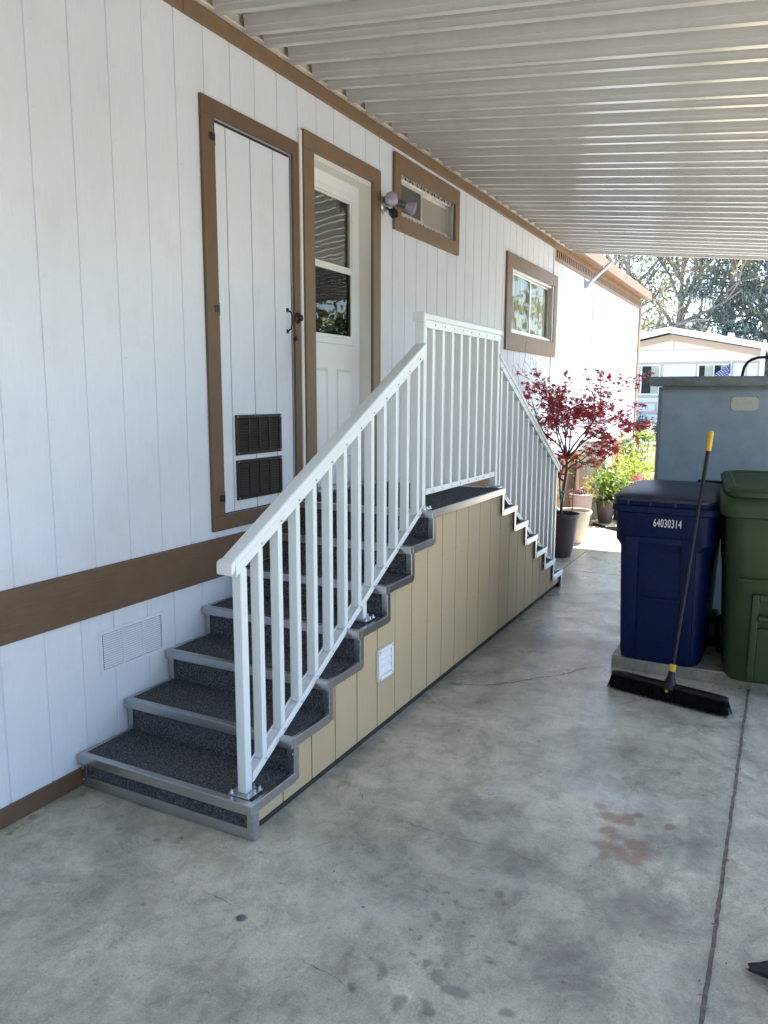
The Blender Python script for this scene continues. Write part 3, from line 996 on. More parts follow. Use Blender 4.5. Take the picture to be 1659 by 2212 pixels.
# --- pale vent in the skirting
y0, y1, z0, z1 = 2.366, 2.776, .468, .668
gr = pivot(home, 'foundation_vent')
fr = MB()
for r in [(y0, y1, z1 - .016, z1), (y0, y1, z0, z0 + .016), (y0, y0 + .018, z0 + .0161, z1 - .0161), (y1 - .018, y1, z0 + .0161, z1 - .0161)]:
    fr.box(-.001, .007, *r)
for q in (1, 2):
    yc = y0 + .018 + (y1 - y0 - .036) * q / 3
    fr.box(-.001, .0065, yc - .005, yc + .005, z0 + .0161, z1 - .0161)
part(home, 'frame', fr, M['skirt'], gr, bevel=.001)
part(home, 'backing', B(-.002, .0, y0 + .01, y1 - .01, z0 + .01, z1 - .01), M['dark'], gr)
for q in range(3):
    ya = y0 + .018 + (y1 - y0 - .036) * q / 3 + .006
    yb = y0 + .018 + (y1 - y0 - .036) * (q + 1) / 3 - .006
    sl = MB()
    for j in range(15):
        z = z0 + .018 + j * (z1 - z0 - .036) / 15
        sl.prism([(.0005, z + .0085), (.0015, z + .0095), (.0062, z + .0022), (.0052, z + .0012)], ya, yb, 1)
    part(home, 'louvers', sl, M['skirt'], gr, kind='stuff')

# --- entry door
dr = pivot(home, 'entry_door')
trim(dr, (4.068, 5.052, 1.09, 3.298), (4.180, 4.940, 1.09, 3.196), M['casing'], M['casing_v'], .024, bottom=False)
part(home, 'weather_strip', B(.0006, .012, 4.040, 4.0665, 1.09, 3.29), M['white'], dr, bevel=.002)
part(home, 'weather_strip', B(.0006, .008, 5.0535, 5.075, 1.09, 3.20), M['white'], dr, bevel=.002)
jb = MB()
jb.box(-.125, .004, 4.150, 4.1795, 1.06, 3.2)
jb.box(-.125, .004, 4.9405, 4.978, 1.06, 3.2)
jb.box(-.125, .004, 4.1796, 4.9404, 3.1665, 3.2)
jb.box(-.125, -.088, 4.9275, 4.9404, 1.10, 3.166)
jb.box(-.125, -.088, 4.1796, 4.9274, 3.154, 3.1664)
part(home, 'jamb', jb, M['jamb'], dr, bevel=.002)
part(home, 'threshold', B(-.13, .05, 4.18, 4.94, 1.088, 1.112), M['alum'], dr, bevel=.004)
# slab with glazing opening and two raised panels
DG = (4.262, 4.862, 2.078, 3.086)
sl = MB()
for r in cut((4.183, 4.938, 1.116, 3.164), [(DG[0] + .03, DG[1] - .03, DG[2] + .03, DG[3] - .03)]):
    sl.box(-.125, -.090, *r)
part(home, 'door_slab', sl, M['door'], dr)
for (a, b) in [(4.297, 4.495), (4.617, 4.822)]:
    c, d = 1.30, 1.912
    mo = MB()
    for i, (e, x) in enumerate([(0, -.0895), (.010, -.083), (.022, -.0895 - .004)]):
        pass
    # moulding ring: outer edge, crest, inner edge, then a raised field
    lv = [(0, -.0899), (.004, -.0800), (.011, -.0775), (.018, -.0880), (.032, -.0890), (.052, -.0800), (.054, -.0798)]
    rings = [[(x, a + e, c + e), (x, b - e, c + e), (x, b - e, d - e), (x, a + e, d - e)] for e, x in lv]
    mo.loft(rings, cap=True)
    part(home, 'raised_panel', mo, M['door'], dr, bevel=.0015)
gf = MB()
for r in cut(DG, [(DG[0] + .040, DG[1] - .040, DG[2] + .040, DG[3] - .040)]):
    gf.box(-.0898, -.078, *r)
part(home, 'glazing_bead', gf, M['door'], dr, bevel=.003)
gi = (DG[0] + .0405, DG[1] - .0405, DG[2] + .0405, DG[3] - .0405)
up_, lo_ = MB(), MB()
zm = 2.585
for r in cut((gi[0], gi[1], zm, gi[3]), [(gi[0] + .018, gi[1] - .018, zm + .020, gi[3] - .014)]):
    up_.box(-.102, -.086, *r)
part(home, 'upper_sash', up_, M['white'], dr, bevel=.002)
for r in cut((gi[0], gi[1], gi[2], zm - .001), [(gi[0] + .020, gi[1] - .020, gi[2] + .022, zm - .026)]):
    lo_.box(-.096, -.079, *r)
part(home, 'lower_sash', lo_, M['white'], dr, bevel=.002)
part(home, 'upper_pane', B(-.096, -.094, gi[0] + .015, gi[1] - .015, zm + .015, gi[3] - .012), M['doorglass'], dr)
part(home, 'lower_pane', B(-.090, -.088, gi[0] + .017, gi[1] - .017, gi[2] + .017, zm - .024), M['screenglass'], dr)
part(home, 'door_blind', B(-.122, -.120, gi[0], gi[1], zm - .01, gi[3]), M['screen'], dr)
kn = MB().lathe([(0.0001, 0), (.033, 0), (.033, .006), (.012, .014), (.011, .03), (.024, .036), (.029, .05), (.024, .062), (0.0001, .066)], n=24)
kn.v = [(-.089 + z, 4.232 + x, 2.025 + y) for x, y, z in kn.v]
part(home, 'door_knob', kn, M['bronze'], dr, smooth=40)

# --- narrow sliding window
w1 = pivot(home, 'slider_window')
trim(w1, (5.275, 6.527, 2.950, 3.492), (5.378, 6.432, 3.060, 3.362), M['casing'], M['casing_v'], .024)


def slider(holder, h, mid, depth, panes):
    y0, y1, z0, z1 = h
    fr = MB()
    t = .028
    for r in [(y0, y1, z1 - t, z1), (y0, y1, z0, z0 + t), (y0, y0 + t * .7, z0 + t + .0001, z1 - t - .0001), (y1 - t * .7, y1, z0 + t + .0001, z1 - t - .0001)]:
        fr.box(-depth - .03, -.004, *r)
    part(home, 'frame', fr, M['winalum'], holder, bevel=.002)
    ya, yb = y0 + t * .7, y1 - t * .7
    za, zb = z0 + t, z1 - t
    for (a, b, x, pm) in [(ya, mid + .012, -depth + .012, panes[0]), (mid - .012, yb, -depth - .004, panes[1])]:
        sh = MB()
        for r in cut((a + .0005, b - .0005, za + .0005, zb - .0005), [(a + .030, b - .030, za + .022, zb - .022)]):
            sh.box(x - .007, x + .007, *r)
        part(home, 'sash', sh, M['winalum'], holder, bevel=.0015)
        part(home, 'pane', B(x - .0015, x + .0015, a + .018, b - .018, za + .016, zb - .016), M[pm], holder)
    return ya, yb, za, zb


q = slider(w1, H_SLIT, 5.835, .040, ('screen', 'frosted'))
wd = MB()
for kx in range(15):
    yy = 5.42 + kx * .069
    wd.tube([(.0, yy, 3.338), (.002, yy + .02 * ((kx * 7) % 3 - 1), 3.359)], .004, 5)
    wd.tube([(.0, yy, 3.062), (.002, yy + .02 * ((kx * 5) % 3 - 1), 3.078)], .003, 5)
part(home, 'sealant', wd, M['grille'], w1, kind='stuff')
# --- wider sliding window
w2 = pivot(home, 'slider_window')
trim(w2, (7.85, 9.80, 2.215, 3.208), (8.02, 9.66, 2.40, 3.07), M['casing'], M['casing_v'], .024)
q = slider(w2, H_BIG, 8.82, .045, ('glass', 'glass'))
cv, cf = [], []
n = 150
for i in range(n + 1):
    yy = 8.0 + 1.7 * i / n
    x = -.085 + .018 * math.sin(yy * 52 + 1.5 * math.sin(yy * 6)) + .008 * math.sin(yy * 23)
    cv += [(x, yy, 2.38), (x * .96 + .004 * math.sin(yy * 9), yy, 3.10)]
for i in range(n):
    cf.append((2 * i, 2 * i + 2, 2 * i + 3, 2 * i + 1))
part(home, 'curtain', MB().add(cv, cf), M['curtain'], w2, smooth=60, fix=False)

# ================================================================== carport roof
ROOF_S, ROOF_END, ROOF_W = .115, 10.36, 3.95
car = thing('carport_roof', 'white ribbed metal carport roof over the driveway and stairs', 'carport', (0, 5, 0))


def roof_pan(wid, hw=.042, h=.080):
    """one downward rib and the pan behind it: profile in y,z extruded along the slope"""
    prof = [(0, 0), (hw - .004, 0), (hw, .004), (hw + .010, h), (wid - .022, h), (wid - .011, .030), (wid - .005, .027), (wid - .0015, .014), (wid + .0005, .0006)]
    top = [(y, z + .0022) for y, z in prof]
    vs, fs = [], []
    n = len(prof)
    for X in (.055, ROOF_W):
        for (y, z) in prof:
            vs.append((X, y, 3.594 - ROOF_S * X + z))
        for (y, z) in top:
            vs.append((X, y, 3.594 - ROOF_S * X + z))
    for i in range(n - 1):
        fs.append((i, i + 1, 2 * n + i + 1, 2 * n + i))
        fs.append((n + i, 3 * n + i, 3 * n + i + 1, n + i + 1))
    for o_ in (0, 2 * n):
        for i in range(n - 1):
            fs.append((o_ + i, o_ + n + i, o_ + n + i + 1, o_ + i + 1))
    return MB().add(vs, fs).mesh('roof_pan', M['roofpan'], smooth=0)


pans = [roof_pan(.247), roof_pan(.159), roof_pan(.239)]
offs = [0, .247, .406]
widths = [.247, .159, .239]
per = -11
screws = MB()
while True:
    base = 3.238 + per * .645
    done = False
    for k in range(3):
        y = base + offs[k]
        if y + widths[k] > ROOF_END - .01:
            done = True
            break
        link('roof_pan', pans[k], car, loc=(0, y - 5, 0))
        screws.tube([(.030, y + .03, 3.613), (.030, y + .03, 3.608)], .006, 6)
    if done:
        break
    per += 1
ylast = y
yfirst = 3.238 - 11 * .645
part(car, 'ledger', MB().prism([(.0215, 3.606), (.052, 3.606), (.058, 3.600), (.060, 3.603), (.056, 3.612), (.024, 3.612), (.024, 3.69), (.0215, 3.69)], yfirst, ROOF_END, 1), M['ledger'])
part(car, 'ledger_screws', screws, M['steel'], kind='stuff')
fz = lambda x: 3.594 - ROOF_S * x
part(car, 'roof_skin', MB().add([(.0, yfirst, fz(.03) + .0855), (ROOF_W, yfirst, fz(ROOF_W) + .0835), (ROOF_W, ROOF_END, fz(ROOF_W) + .0835), (.0, ROOF_END, fz(.03) + .0855)], [(0, 1, 2, 3)]), M['roofpan'], fix=False)
fv = []
for yy in (ylast + .001, ROOF_END):
    for x in (.03, ROOF_W + .02):
        fv += [(x, yy, fz(x) - .012), (x, yy, fz(x) + .10)]
part(car, 'end_fascia', MB().add(fv, [(0, 1, 3, 2), (4, 6, 7, 5), (0, 4, 5, 1), (2, 3, 7, 6), (0, 2, 6, 4), (1, 5, 7, 3)]), M['roofpan'], bevel=.003)
part(car, 'gutter', MB().prism([(ROOF_W + .002, fz(ROOF_W) - .06), (ROOF_W + .11, fz(ROOF_W) - .06), (ROOF_W + .11, fz(ROOF_W) + .09), (ROOF_W + .10, fz(ROOF_W) + .09), (ROOF_W + .10, fz(ROOF_W) - .05), (ROOF_W + .002, fz(ROOF_W) - .05)], yfirst, ROOF_END, 1), M['roofpan'])
part(car, 'beam', B(3.70, 3.80, yfirst, ROOF_END - .1, fz(3.80) - .19, fz(3.80) - .012), M['roofpan'], bevel=.004)
for yy in (-3.6, -.2, 3.4, 7.0, 10.1):
    part(car, 'post', B(3.705, 3.795, yy, yy + .09, -.01, fz(3.80) - .191), M['roofpan'], bevel=.006)

# ================================================================== staircase
XR, XL, Y0, RUN, PL, RISE = .958, .012, 2.212, .2829, 1.262, .155
PY0, PY1 = Y0 + 6 * RUN, Y0 + 6 * RUN + PL
YE = PY1 + 6 * RUN
st = thing('staircase', 'carpeted metal-edged stairs with landing and white railing, up to the entry door', 'staircase', (.48, 4.5, 0))
NZ = .039


def flight(mirror):
    f = (lambda y: y) if not mirror else (lambda y: PY0 + PY1 - y)

    def bx(mb, x0, x1, a, b, z0, z1):
        a, b = f(a), f(b)
        return mb.box(x0, x1, min(a, b), max(a, b), z0, z1)
    for k in range(7):
        ya, yb, z = Y0 + k * RUN, Y0 + (k + 1) * RUN, (k + 1) * RISE
        zp = k * RISE
        if k < 6:
            part(st, 'tread_carpet', bx(MB(), XL + .006, XR - .012, ya + .018, yb + .03, z - .02, z - .0015), M['carpet'])
            # side edges of the tread
            nz = bx(MB(), XR - .017, XR + .003, ya + .0305, yb + .021, z - NZ, z + .002)
            part(st, 'side_nosing', nz, M['alum'], bevel=.0014, smooth=0)
            part(st, 'side_nosing', bx(MB(), XL - .006, XL + .012, ya + .0305, yb + .021, z - NZ, z + .001), M['alum'], bevel=.003)
        part(st, 'front_nosing', bx(MB(), XL - .006, XR + .003, ya - .004, ya + .030, z - NZ, z + .002), M['alum'], bevel=.0014, smooth=0)
        part(st, 'riser_carpet', bx(MB(), XL + .027, XR - .030, ya + .022, ya + .034, zp + .0005, z - NZ - .0005), M['carpet'])
        z0 = zp + (.003 if k else .002)
        cs = MB()
        bx(cs, XR - .032, XR, ya + .0145, ya + .018, z0, z - NZ - .001)
        bx(cs, XR - .0035, XR + .0005, ya + .0185, ya + .052, z0 if k == 0 else z0 - NZ, z - NZ - .001)
        part(st, 'corner_strip', cs, M['alum'], bevel=.001)
        part(st, 'corner_strip', bx(MB(), XL - .003, XL + .029, ya + .0145, ya + .020, z0, z - NZ - .001), M['alum'], bevel=.001)
        if k == 0:
            part(st, 'kick_strip', bx(MB(), XL + .0295, XR - .0325, ya + .014, ya + .0215, .003, .046), M['alum'], bevel=.001)
        rv = MB()
        for xx in (XR - .008, XL + .005):
            for zz in (zp + .03, zp + .085):
                yy = f(ya + .0145)
                d = -.003 if not mirror else .003
                rv.tube([(xx, yy, zz), (xx, yy + d, zz)], .0035, 6)
        part(st, 'rivets', rv, M['steel'], kind='stuff')


flight(False)
flight(True)
part(st, 'landing_carpet', B(XL + .004, XR - .012, PY0 + .018, PY1 - .018, 7 * RISE - .02, 7 * RISE - .0015), M['carpet'])
part(st, 'side_nosing', B(XR - .017, XR + .003, PY0 + .0305, PY1 - .0305, 7 * RISE - NZ, 7 * RISE + .002), M['alum'], bevel=.0014, smooth=0)
# dark fill inside, coloured so gaps between boards read as shade
fr = MB()


def topz(y):
    if y < PY0:
        k = int((y - Y0) / RUN)
    elif y <= PY1:
        k = 6
    else:
        k = int((YE - y) / RUN)
    return (max(0, min(6, k)) + 1) * RISE


brk = [Y0 + k * RUN for k in range(7)] + [PY1 + k * RUN for k in range(7)]
for a, b in zip(brk[:-1], brk[1:]):
    fr.box(XL + .03, XR - .045, a + .036, b + .035 if b <= PY0 + .01 else b, .0, topz((a + b) / 2) - .022)
part(st, 'frame', fr, M['darkwood_shade'])
# tan side boards
brk2 = [Y0 + k * RUN + .022 for k in range(7)] + [PY1 + k * RUN - .022 for k in range(7)]


def topb(y):
    return topz(y - .022 if y < (PY0 + PY1) / 2 else y + .022)


gs = [Y0 + .026, 2.454, 2.674, 2.874, 3.078, 3.285, 3.482] + [3.482 + .2075 * k for k in range(1, 16)] + [YE - .026]
for a, b in zip(gs[:-1], gs[1:]):
    ga = .0042 if abs(a - 3.482) > .01 else .0065
    gb = .0042 if abs(b - 3.482) > .01 else .001
    a2, b2 = a + ga, b - gb
    cuts = [a2] + [q for q in brk2 if a2 + .001 < q < b2 - .001] + [b2]
    prof = []
    for p, q in zip(cuts[:-1], cuts[1:]):
        z = topb((p + q) / 2) - .020
        prof += [(p, z), (q, z)]
    cl_ = []
    for q in prof:
        if not cl_ or (abs(q[0] - cl_[-1][0]) + abs(q[1] - cl_[-1][1])) > 1e-6:
            cl_.append(q)
    poly = [(a2, .052), *cl_, (b2, .052)]
    # skip boards that leave a sliver
    part(st, 'side_board', MB().prism(poly, XR - .030, XR - .018 - (.0 if a < 3.47 else .0015), 0), M['tan'], bevel=.001)
bk = MB()
for a, b in zip(brk[:-1], brk[1:]):
    bk.box(XR - .040, XR - .0305, a + .037, b + .036 if b <= PY0 + .01 else b - .02, .05, topz((a + b) / 2) - .024)
part(st, 'panel_backing', bk, M['tan'])
part(st, 'shade_plank', B(XR - .075, XR - .050, Y0 + .05, YE - .05, .002, .05), M['darkwood_shade'])  # dark strip stands in for the shadow gap below the boards
nb_ = MB()
for a, b in zip(gs[:-1], gs[1:]):
    for yy in (a + .022, b - .022):
        zt = topb(yy) - .075
        zz = .082
        while zz < zt:
            jz = RS.normal(0, .008)
            nb_.tube([(XR - .021, yy, zz + jz), (XR - .0172, yy, zz + jz)], .0019, 7)
            zz += .36
part(st, 'nail_heads', nb_, M['tan_nail'], kind='stuff')
# white vent flap
vy0, vy1, vz0, vz1 = 3.270, 3.434, .296, .462
vf = pivot(st, 'vent_hood')
fr = MB()
for r in cut((vy0, vy1, vz0, vz1), [(vy0 + .022, vy1 - .022, vz0 + .022, vz1 - .022)]):
    fr.box(XR - .0175, XR + .002, *r)
part(st, 'frame', fr, M['white'], vf, bevel=.005, seg=2)
for j in range(3):
    z = vz0 + .024 + j * .0395
    part(st, 'flap', MB().prism([(XR - .016, z + .039), (XR - .008, z + .036), (XR - .001, z + .004), (XR - .004, z), (XR - .016, z + .002)], vy0 + .0225, vy1 - .0225, 1), M['white'], vf, bevel=.002)
sc = MB()
for yy, zz in ((vy0 + .01, vz1 - .01), (vy1 - .01, vz1 - .01), (vy0 + .01, vz0 + .01), (vy1 - .01, vz0 + .01)):
    sc.tube([(XR + .001, yy, zz), (XR + .005, yy, zz)], .005, 8)
part(st, 'screws', sc, M['steel'], vf)

# --- railing
RXC = .873
RX0, RX1 = RXC - .0215, RXC + .0215


def sloped(mb, ya, yb, fz_, z_lo, z_hi, x0, x1):
    """bar following the line fz_(y), between offsets z_lo and z_hi"""
    return mb.prism([(ya, fz_(ya) + z_lo), (yb, fz_(yb) + z_lo), (yb, fz_(yb) + z_hi), (ya, fz_(ya) + z_hi)], x0, x1, 0)


def base_plate(holder, y, z):
    part(st, 'base_plate', B(RXC - .050, RXC + .052, y - .045, y + .050, z + .0005, z + .007), M['alum'], holder, bevel=.001)
    bt = MB()
    for dx, dy in ((-.040, -.035), (.042, -.035), (.042, .005), (.042, .040), (-.04, .040), (.010, .042)):
        bt.lathe([(.0085, .0), (.0085, .004), (.0055, .004), (.0055, .014), (.0001, .0145)], (RXC + dx, y + dy, z + .007), 8)
    part(st, 'bolts', bt, M['steel'], holder, kind='stuff', smooth=30)


def bolt_row(mb, y, z):
    mb.lathe([(.0052, 0), (.0052, .004), (.003, .0055), (.0001, .0055)], (0, 0, 0), 6)
    n = 24
    for i in range(len(mb.v) - n, len(mb.v)):
        x, yy, zz = mb.v[i]
        mb.v[i] = (RX1 + .0065 + zz, y + x, z + yy)


def rail_flight(mirror):
    f = (lambda y: y) if not mirror else (lambda y: PY0 + PY1 - y)
    holder = pivot(st, 'stair_railing')
    zc = lambda y: 1.112 + .5275 * (y - 2.2)
    zb = lambda y: .292 + .5525 * (y - 2.411)
    yp0, yp1 = 2.268, PY0 - .004

    def S(mb, ya, yb, fz_, lo, hi, x0, x1):
        pts = [(ya, fz_(ya) + lo), (yb, fz_(yb) + lo), (yb, fz_(yb) + hi), (ya, fz_(ya) + hi)]
        return mb.prism([(f(a), b) for a, b in pts], x0, x1, 0)
    part(st, 'cap_rail', S(MB(), 2.222, PY0 + .018, zc, -.034, 0, RXC - .034, RXC + .034), M['rail'], holder, bevel=.010, seg=3)
    part(st, 'end_cap', S(MB(), 2.196, 2.2215, zc, -.045, .003, RXC - .0375, RXC + .0375), M['white'], holder, bevel=.009, seg=2)
    part(st, 'top_channel', S(MB(), 2.235, PY0 - .004, zc, -.078, -.0345, RX0 - .006, RX1 + .006), M['rail'], holder, bevel=.002)
    bt_ = MB()
    S(bt_, yp0 + .040, yp1, zb, -.040, -.018, RX0 - .004, RX1 + .004)
    S(bt_, yp0 + .040, yp1, zb, -.018, .0, RX1 + .0005, RX1 + .0045)
    S(bt_, yp0 + .040, yp1, zb, -.018, .0, RX0 - .0045, RX0 - .0005)
    part(st, 'bottom_rail', bt_, M['rail'], holder, bevel=.0012)
    ya, yb = sorted((f(yp0), f(yp0 + .040)))
    part(st, 'post', B(RX0, RX1, ya, yb, RISE + .0075, zc(yp0) - .07), M['rail'], holder, bevel=.003)
    bl = MB()
    for k in range(12):
        yr = 2.411 + .1325 * k
        ya, yb = sorted((f(yr - .030), f(yr)))
        part(st, 'baluster', B(RX0, RX1, ya, yb, zb(yr - .03) - .012, zc(yr - .03) - .07), M['rail'], holder, bevel=.002)
        bolt_row(bl, f(yr - .015), zc(yr - .015) - .058)
        bolt_row(bl, f(yr - .015), zb(yr - .015) - .020)
    part(st, 'bolts', bl, M['steel'], holder, kind='stuff')
    y = 3.245
    ya, yb = sorted((f(y - .02), f(y + .018)))
    part(st, 'leg', B(RX0 + .002, RX1 - .002, ya, yb, 4 * RISE + .0075, zb(y) - .02), M['rail'], holder, bevel=.002)
    base_plate(holder, f(yp0 + .02), RISE + .002)
    base_plate(holder, f(y), 4 * RISE + .002)


rail_flight(False)
rail_flight(True)
hr = pivot(st, 'landing_railing')
ZT = 2.178
part(st, 'cap_rail', B(RXC - .034, RXC + .034, 3.905, 5.180, ZT - .036, ZT), M['rail'], hr, bevel=.010, seg=3)
for a, b in ((3.880, 3.9045), (5.1805, 5.200)):
    part(st, 'end_cap', B(RXC - .0375, RXC + .0375, a, b, ZT - .046, ZT + .003), M['rail'], hr, bevel=.009, seg=2)
part(st, 'top_channel', B(RX0 - .006, RX1 + .006, 3.915, 5.165, ZT - .078, ZT - .0365), M['rail'], hr, bevel=.002)
bb = B(RX0 - .004, RX1 + .004, 3.9495, 5.105, 1.172, 1.190).box(RX1 + .0005, RX1 + .0045, 3.9495, 5.105, 1.1901, 1.206).box(RX0 - .0045, RX0 - .0005, 3.9495, 5.105, 1.1901, 1.206)
part(st, 'bottom_rail', bb, M['rail'], hr, bevel=.0012)
for y in (3.909, 5.132):
    part(st, 'post', B(RX0 - .001, RX1 + .001, y, y + .040, 7 * RISE + .0095, ZT - .037), M['rail'], hr, bevel=.003)
    base_plate(hr, y + .02, 7 * RISE + .002)
bl = MB()
for k in range(8):
    yr = 4.060 + .1395 * k
    part(st, 'baluster', B(RX0, RX1, yr - .030, yr, 1.191, ZT - .05), M['rail'], hr, bevel=.002)
    bolt_row(bl, yr - .015, ZT - .056)
    bolt_row(bl, yr - .015, 1.188)
part(st, 'bolts', bl, M['steel'], hr, kind='stuff')

# ================================================================== flood light
fl = thing('flood_light', 'twin floodlight with pale bulbs and motion sensor, mounted right of the entry door', 'flood light', (0, 5.13, 3.09))
pl = MB().lathe([(.001, 0), (.060, 0), (.060, .012), (.050, .022), (.001, .024)], n=28)
pl.v = [(.0005 + z, 5.13 + x, 3.085 + y) for x, y, z in pl.v]
part(fl, 'mounting_plate', pl, M['galv'], smooth=35)


def oriented(mb, prof, origin, direction, n=24):
    d = Vector(direction).normalized()
    a = d.orthogonal().normalized()
    b = d.cross(a)
    o = Vector(origin)
    vs = []
    for r, t in prof:
        for k in range(n):
            an = 2 * math.pi * k / n
            vs.append(o + d * t + (a * math.cos(an) + b * math.sin(an)) * r)
    fs = []
    for i in range(len(prof) - 1):
        for k in range(n):
            fs.append((i * n + k, i * n + (k + 1) % n, (i + 1) * n + (k + 1) % n, (i + 1) * n + k))
    fs.append(tuple(range(n))[::-1])
    fs.append(tuple(range((len(prof) - 1) * n, len(prof) * n)))
    return mb.add(vs, fs)


bulb = [(.018, 0), (.021, .018), (.027, .032), (.042, .064), (.049, .078), (.051, .086), (.047, .093), (.026, .098), (.001, .100)]
for (org, dirv) in [((.040, 5.105, 3.115), (.62, -.62, -.18)), ((.072, 5.235, 3.115), (.55, .62, -.20))]:
    d = Vector(dirv).normalized()
    hold = MB()
    hold.tube([(.015, 5.13, 3.09), org], .012, 10)
    oriented(hold, [(.012, -.02), (.024, -.015), (.026, .04), (.022, .055)], org, d)
    part(fl, 'lamp_holder', hold, M['lampdark'], smooth=35)
    lp = MB()
    oriented(lp, bulb, Vector(org) + d * .03, d, 28)
    part(fl, 'bulb', lp, M['lens'], smooth=50)
sb = MB()
sb.tube([(.02, 5.13, 3.07), (.06, 5.13, 3.04)], .008, 8)
part(fl, 'sensor_arm', sb, M['lampdark'])
bxs = MB()
c = Vector((.085, 5.125, 3.022))
ax = Vector((.6, -.35, -.6)).normalized()
ay = ax.orthogonal().normalized()
az = ax.cross(ay)
vs = [c + ax * i * .032 + ay * j * .026 + az * k_ * .022 for i in (-1, 1) for j in (-1, 1) for k_ in (-1, 1)]
bxs.add(vs, [(0, 1, 3, 2), (4, 6, 7, 5), (0, 4, 5, 1), (2, 3, 7, 6), (0, 2, 6, 4), (1, 5, 7, 3)])
part(fl, 'sensor', bxs, M['bronze'], bevel=.004)

# pipe arm on the sunlit wall
arm = thing('pipe_arm', 'short galvanised pipe arm on a bracket high on the sunlit wall', 'bracket', (.0, 11.3, 3.3))
part(arm, 'bracket', B(.0008, .008, 11.26, 11.34, 3.21, 3.40).prism([(.008, 3.25), (.07, 3.29), (.07, 3.33), (.008, 3.36)], 11.27, 11.275, 1).prism([(.008, 3.25), (.07, 3.29), (.07, 3.33), (.008, 3.36)], 11.325, 11.33, 1), M['galv'])
part(arm, 'pipe', MB().tube([(.05, 11.3, 3.30), (.10, 11.26, 3.335), (.42, 11.12, 3.575)], .026, 14), M['galv'], smooth=40)
part(arm, 'collar', MB().tube([(.27, 11.185, 3.463), (.30, 11.172, 3.485)], .030, 14), M['galv'], smooth=40)

# ================================================================== storage shed, pad
pad = thing('concrete_pad', 'low rough concrete kerb pad under the blue and green bins', 'concrete pad', (1.79, 4.9, 0))
pv = [(1.79, 4.905), (2.05, 4.885), (2.45, 4.905), (3.6, 4.90), (3.6, 7.2), (1.79, 7.2)]
part(pad, 'slab', MB().prism(pv, -.03, .078, 2), M['concrete'], bevel=.010, seg=2)
shed = thing('storage_shed', 'low blue-grey storage shed with overhanging lid behind the bins', 'storage shed', (2.7, 6.4, .078))
SX0, SX1, SY0, SY1 = 1.862, 3.45, 5.90, 6.95
part(shed, 'body', B(SX0 + .012, SX1, SY0, SY1, .079, 1.80), M['shed'], bevel=.003)
part(shed, 'corner_trim', B(SX0 - .012, SX0 + .0115, SY0 - .004, SY0 + .05, .079, 1.795), M['shedlid'], bevel=.002)
part(shed, 'corner_trim', B(SX1 + .0005, SX1 + .022, SY0 - .004, SY0 + .05, .079, 1.795), M['shedlid'], bevel=.002)
part(shed, 'lid', B(SX0 - .07, SX1 + .07, SY0 - .07, SY1 + .07, 1.803, 1.870), M['shedlid'], bevel=.006, seg=2)
part(shed, 'lid_batten', B(SX0 + .02, SX1 - .02, SY0 - .018, SY0 - .001, 1.775, 1.8025), M['shedlid'])
part(shed, 'metal_plate', B(2.334, 2.506, SY0 - .004, SY0 - .0008, 1.634, 1.730), M['plate'], bevel=.0008)
ps = MB()
for xx in (2.341, 2.499):
    for zz in (1.641, 1.723):
        ps.tube([(xx, SY0 - .003, zz), (xx, SY0 - .0065, zz)], .004, 8)
part(shed, 'plate_screws', ps, M['grille'])
nl = MB()
for k in range(26):
    xx, zz = RS.uniform(1.92, 3.3), RS.uniform(.9, 1.75)
    nl.tube([(xx, SY0 + .002, zz), (xx, SY0 - .0012, zz)], RS.uniform(.002, .0042), 7)
part(shed, 'nail_heads', nl, M['shedlid'], kind='stuff')
hz = thing('black_hose', 'black hose arching above the grey shed lid', 'hose', (2.389, 6.0, 1.871))
hp = [(2.387, 6.0, 1.872), (2.390, 6.0, 1.90), (2.397, 6.0, 1.935), (2.414, 6.0, 1.965), (2.440, 6.0, 1.985), (2.48, 6.0, 1.998), (2.53, 6.0, 2.0), (2.58, 6.0, 1.99), (2.63, 6.0, 1.96), (2.66, 6.0, 1.92), (2.67, 6.0, 1.872)]
part(hz, 'tube', MB().tube(hp, .010, 10), M['black'], smooth=50)


# ================================================================== wheeled bins
def rrect(w, d, r, y0, z, n=5):
    """rounded rectangle ring: centred in x, y from y0 to y0+d, at height z"""
    pts = []
    r = min(r, w / 2 - .001, d / 2 - .001)
    for cx, cy, a0 in ((w / 2 - r, y0 + r, -90), (w / 2 - r, y0 + d - r, 0), (-w / 2 + r, y0 + d - r, 90), (-w / 2 + r, y0 + r, 180)):
        for k in range(n + 1):
            a = math.radians(a0 + 90 * k / n)
            pts.append((cx + r * math.cos(a), cy + r * math.sin(a), z))
    return pts


def bin_common(root, body_mat, lid_mat, H):
    """tapered wheeled cart, front towards -y, local coordinates"""
    s = H / 1.02
    # lower body
    rings = [rrect(.470, .56, .09, .055, .0), rrect(.490, .58, .10, .048, .02), rrect(.525, .64, .11, .03, .40 * s), rrect(.560, .70, .115, .018, .72 * s)]
    return s, rings


def wheel_pair(root, mtl):
    for sx in (-1, 1):
        w = MB()
        w.tube([(sx * .235, .60, .125), (sx * .290, .60, .125)], .125, 24)
        part(root, 'wheel', w, mtl, world=False, smooth=35, bevel=.01)


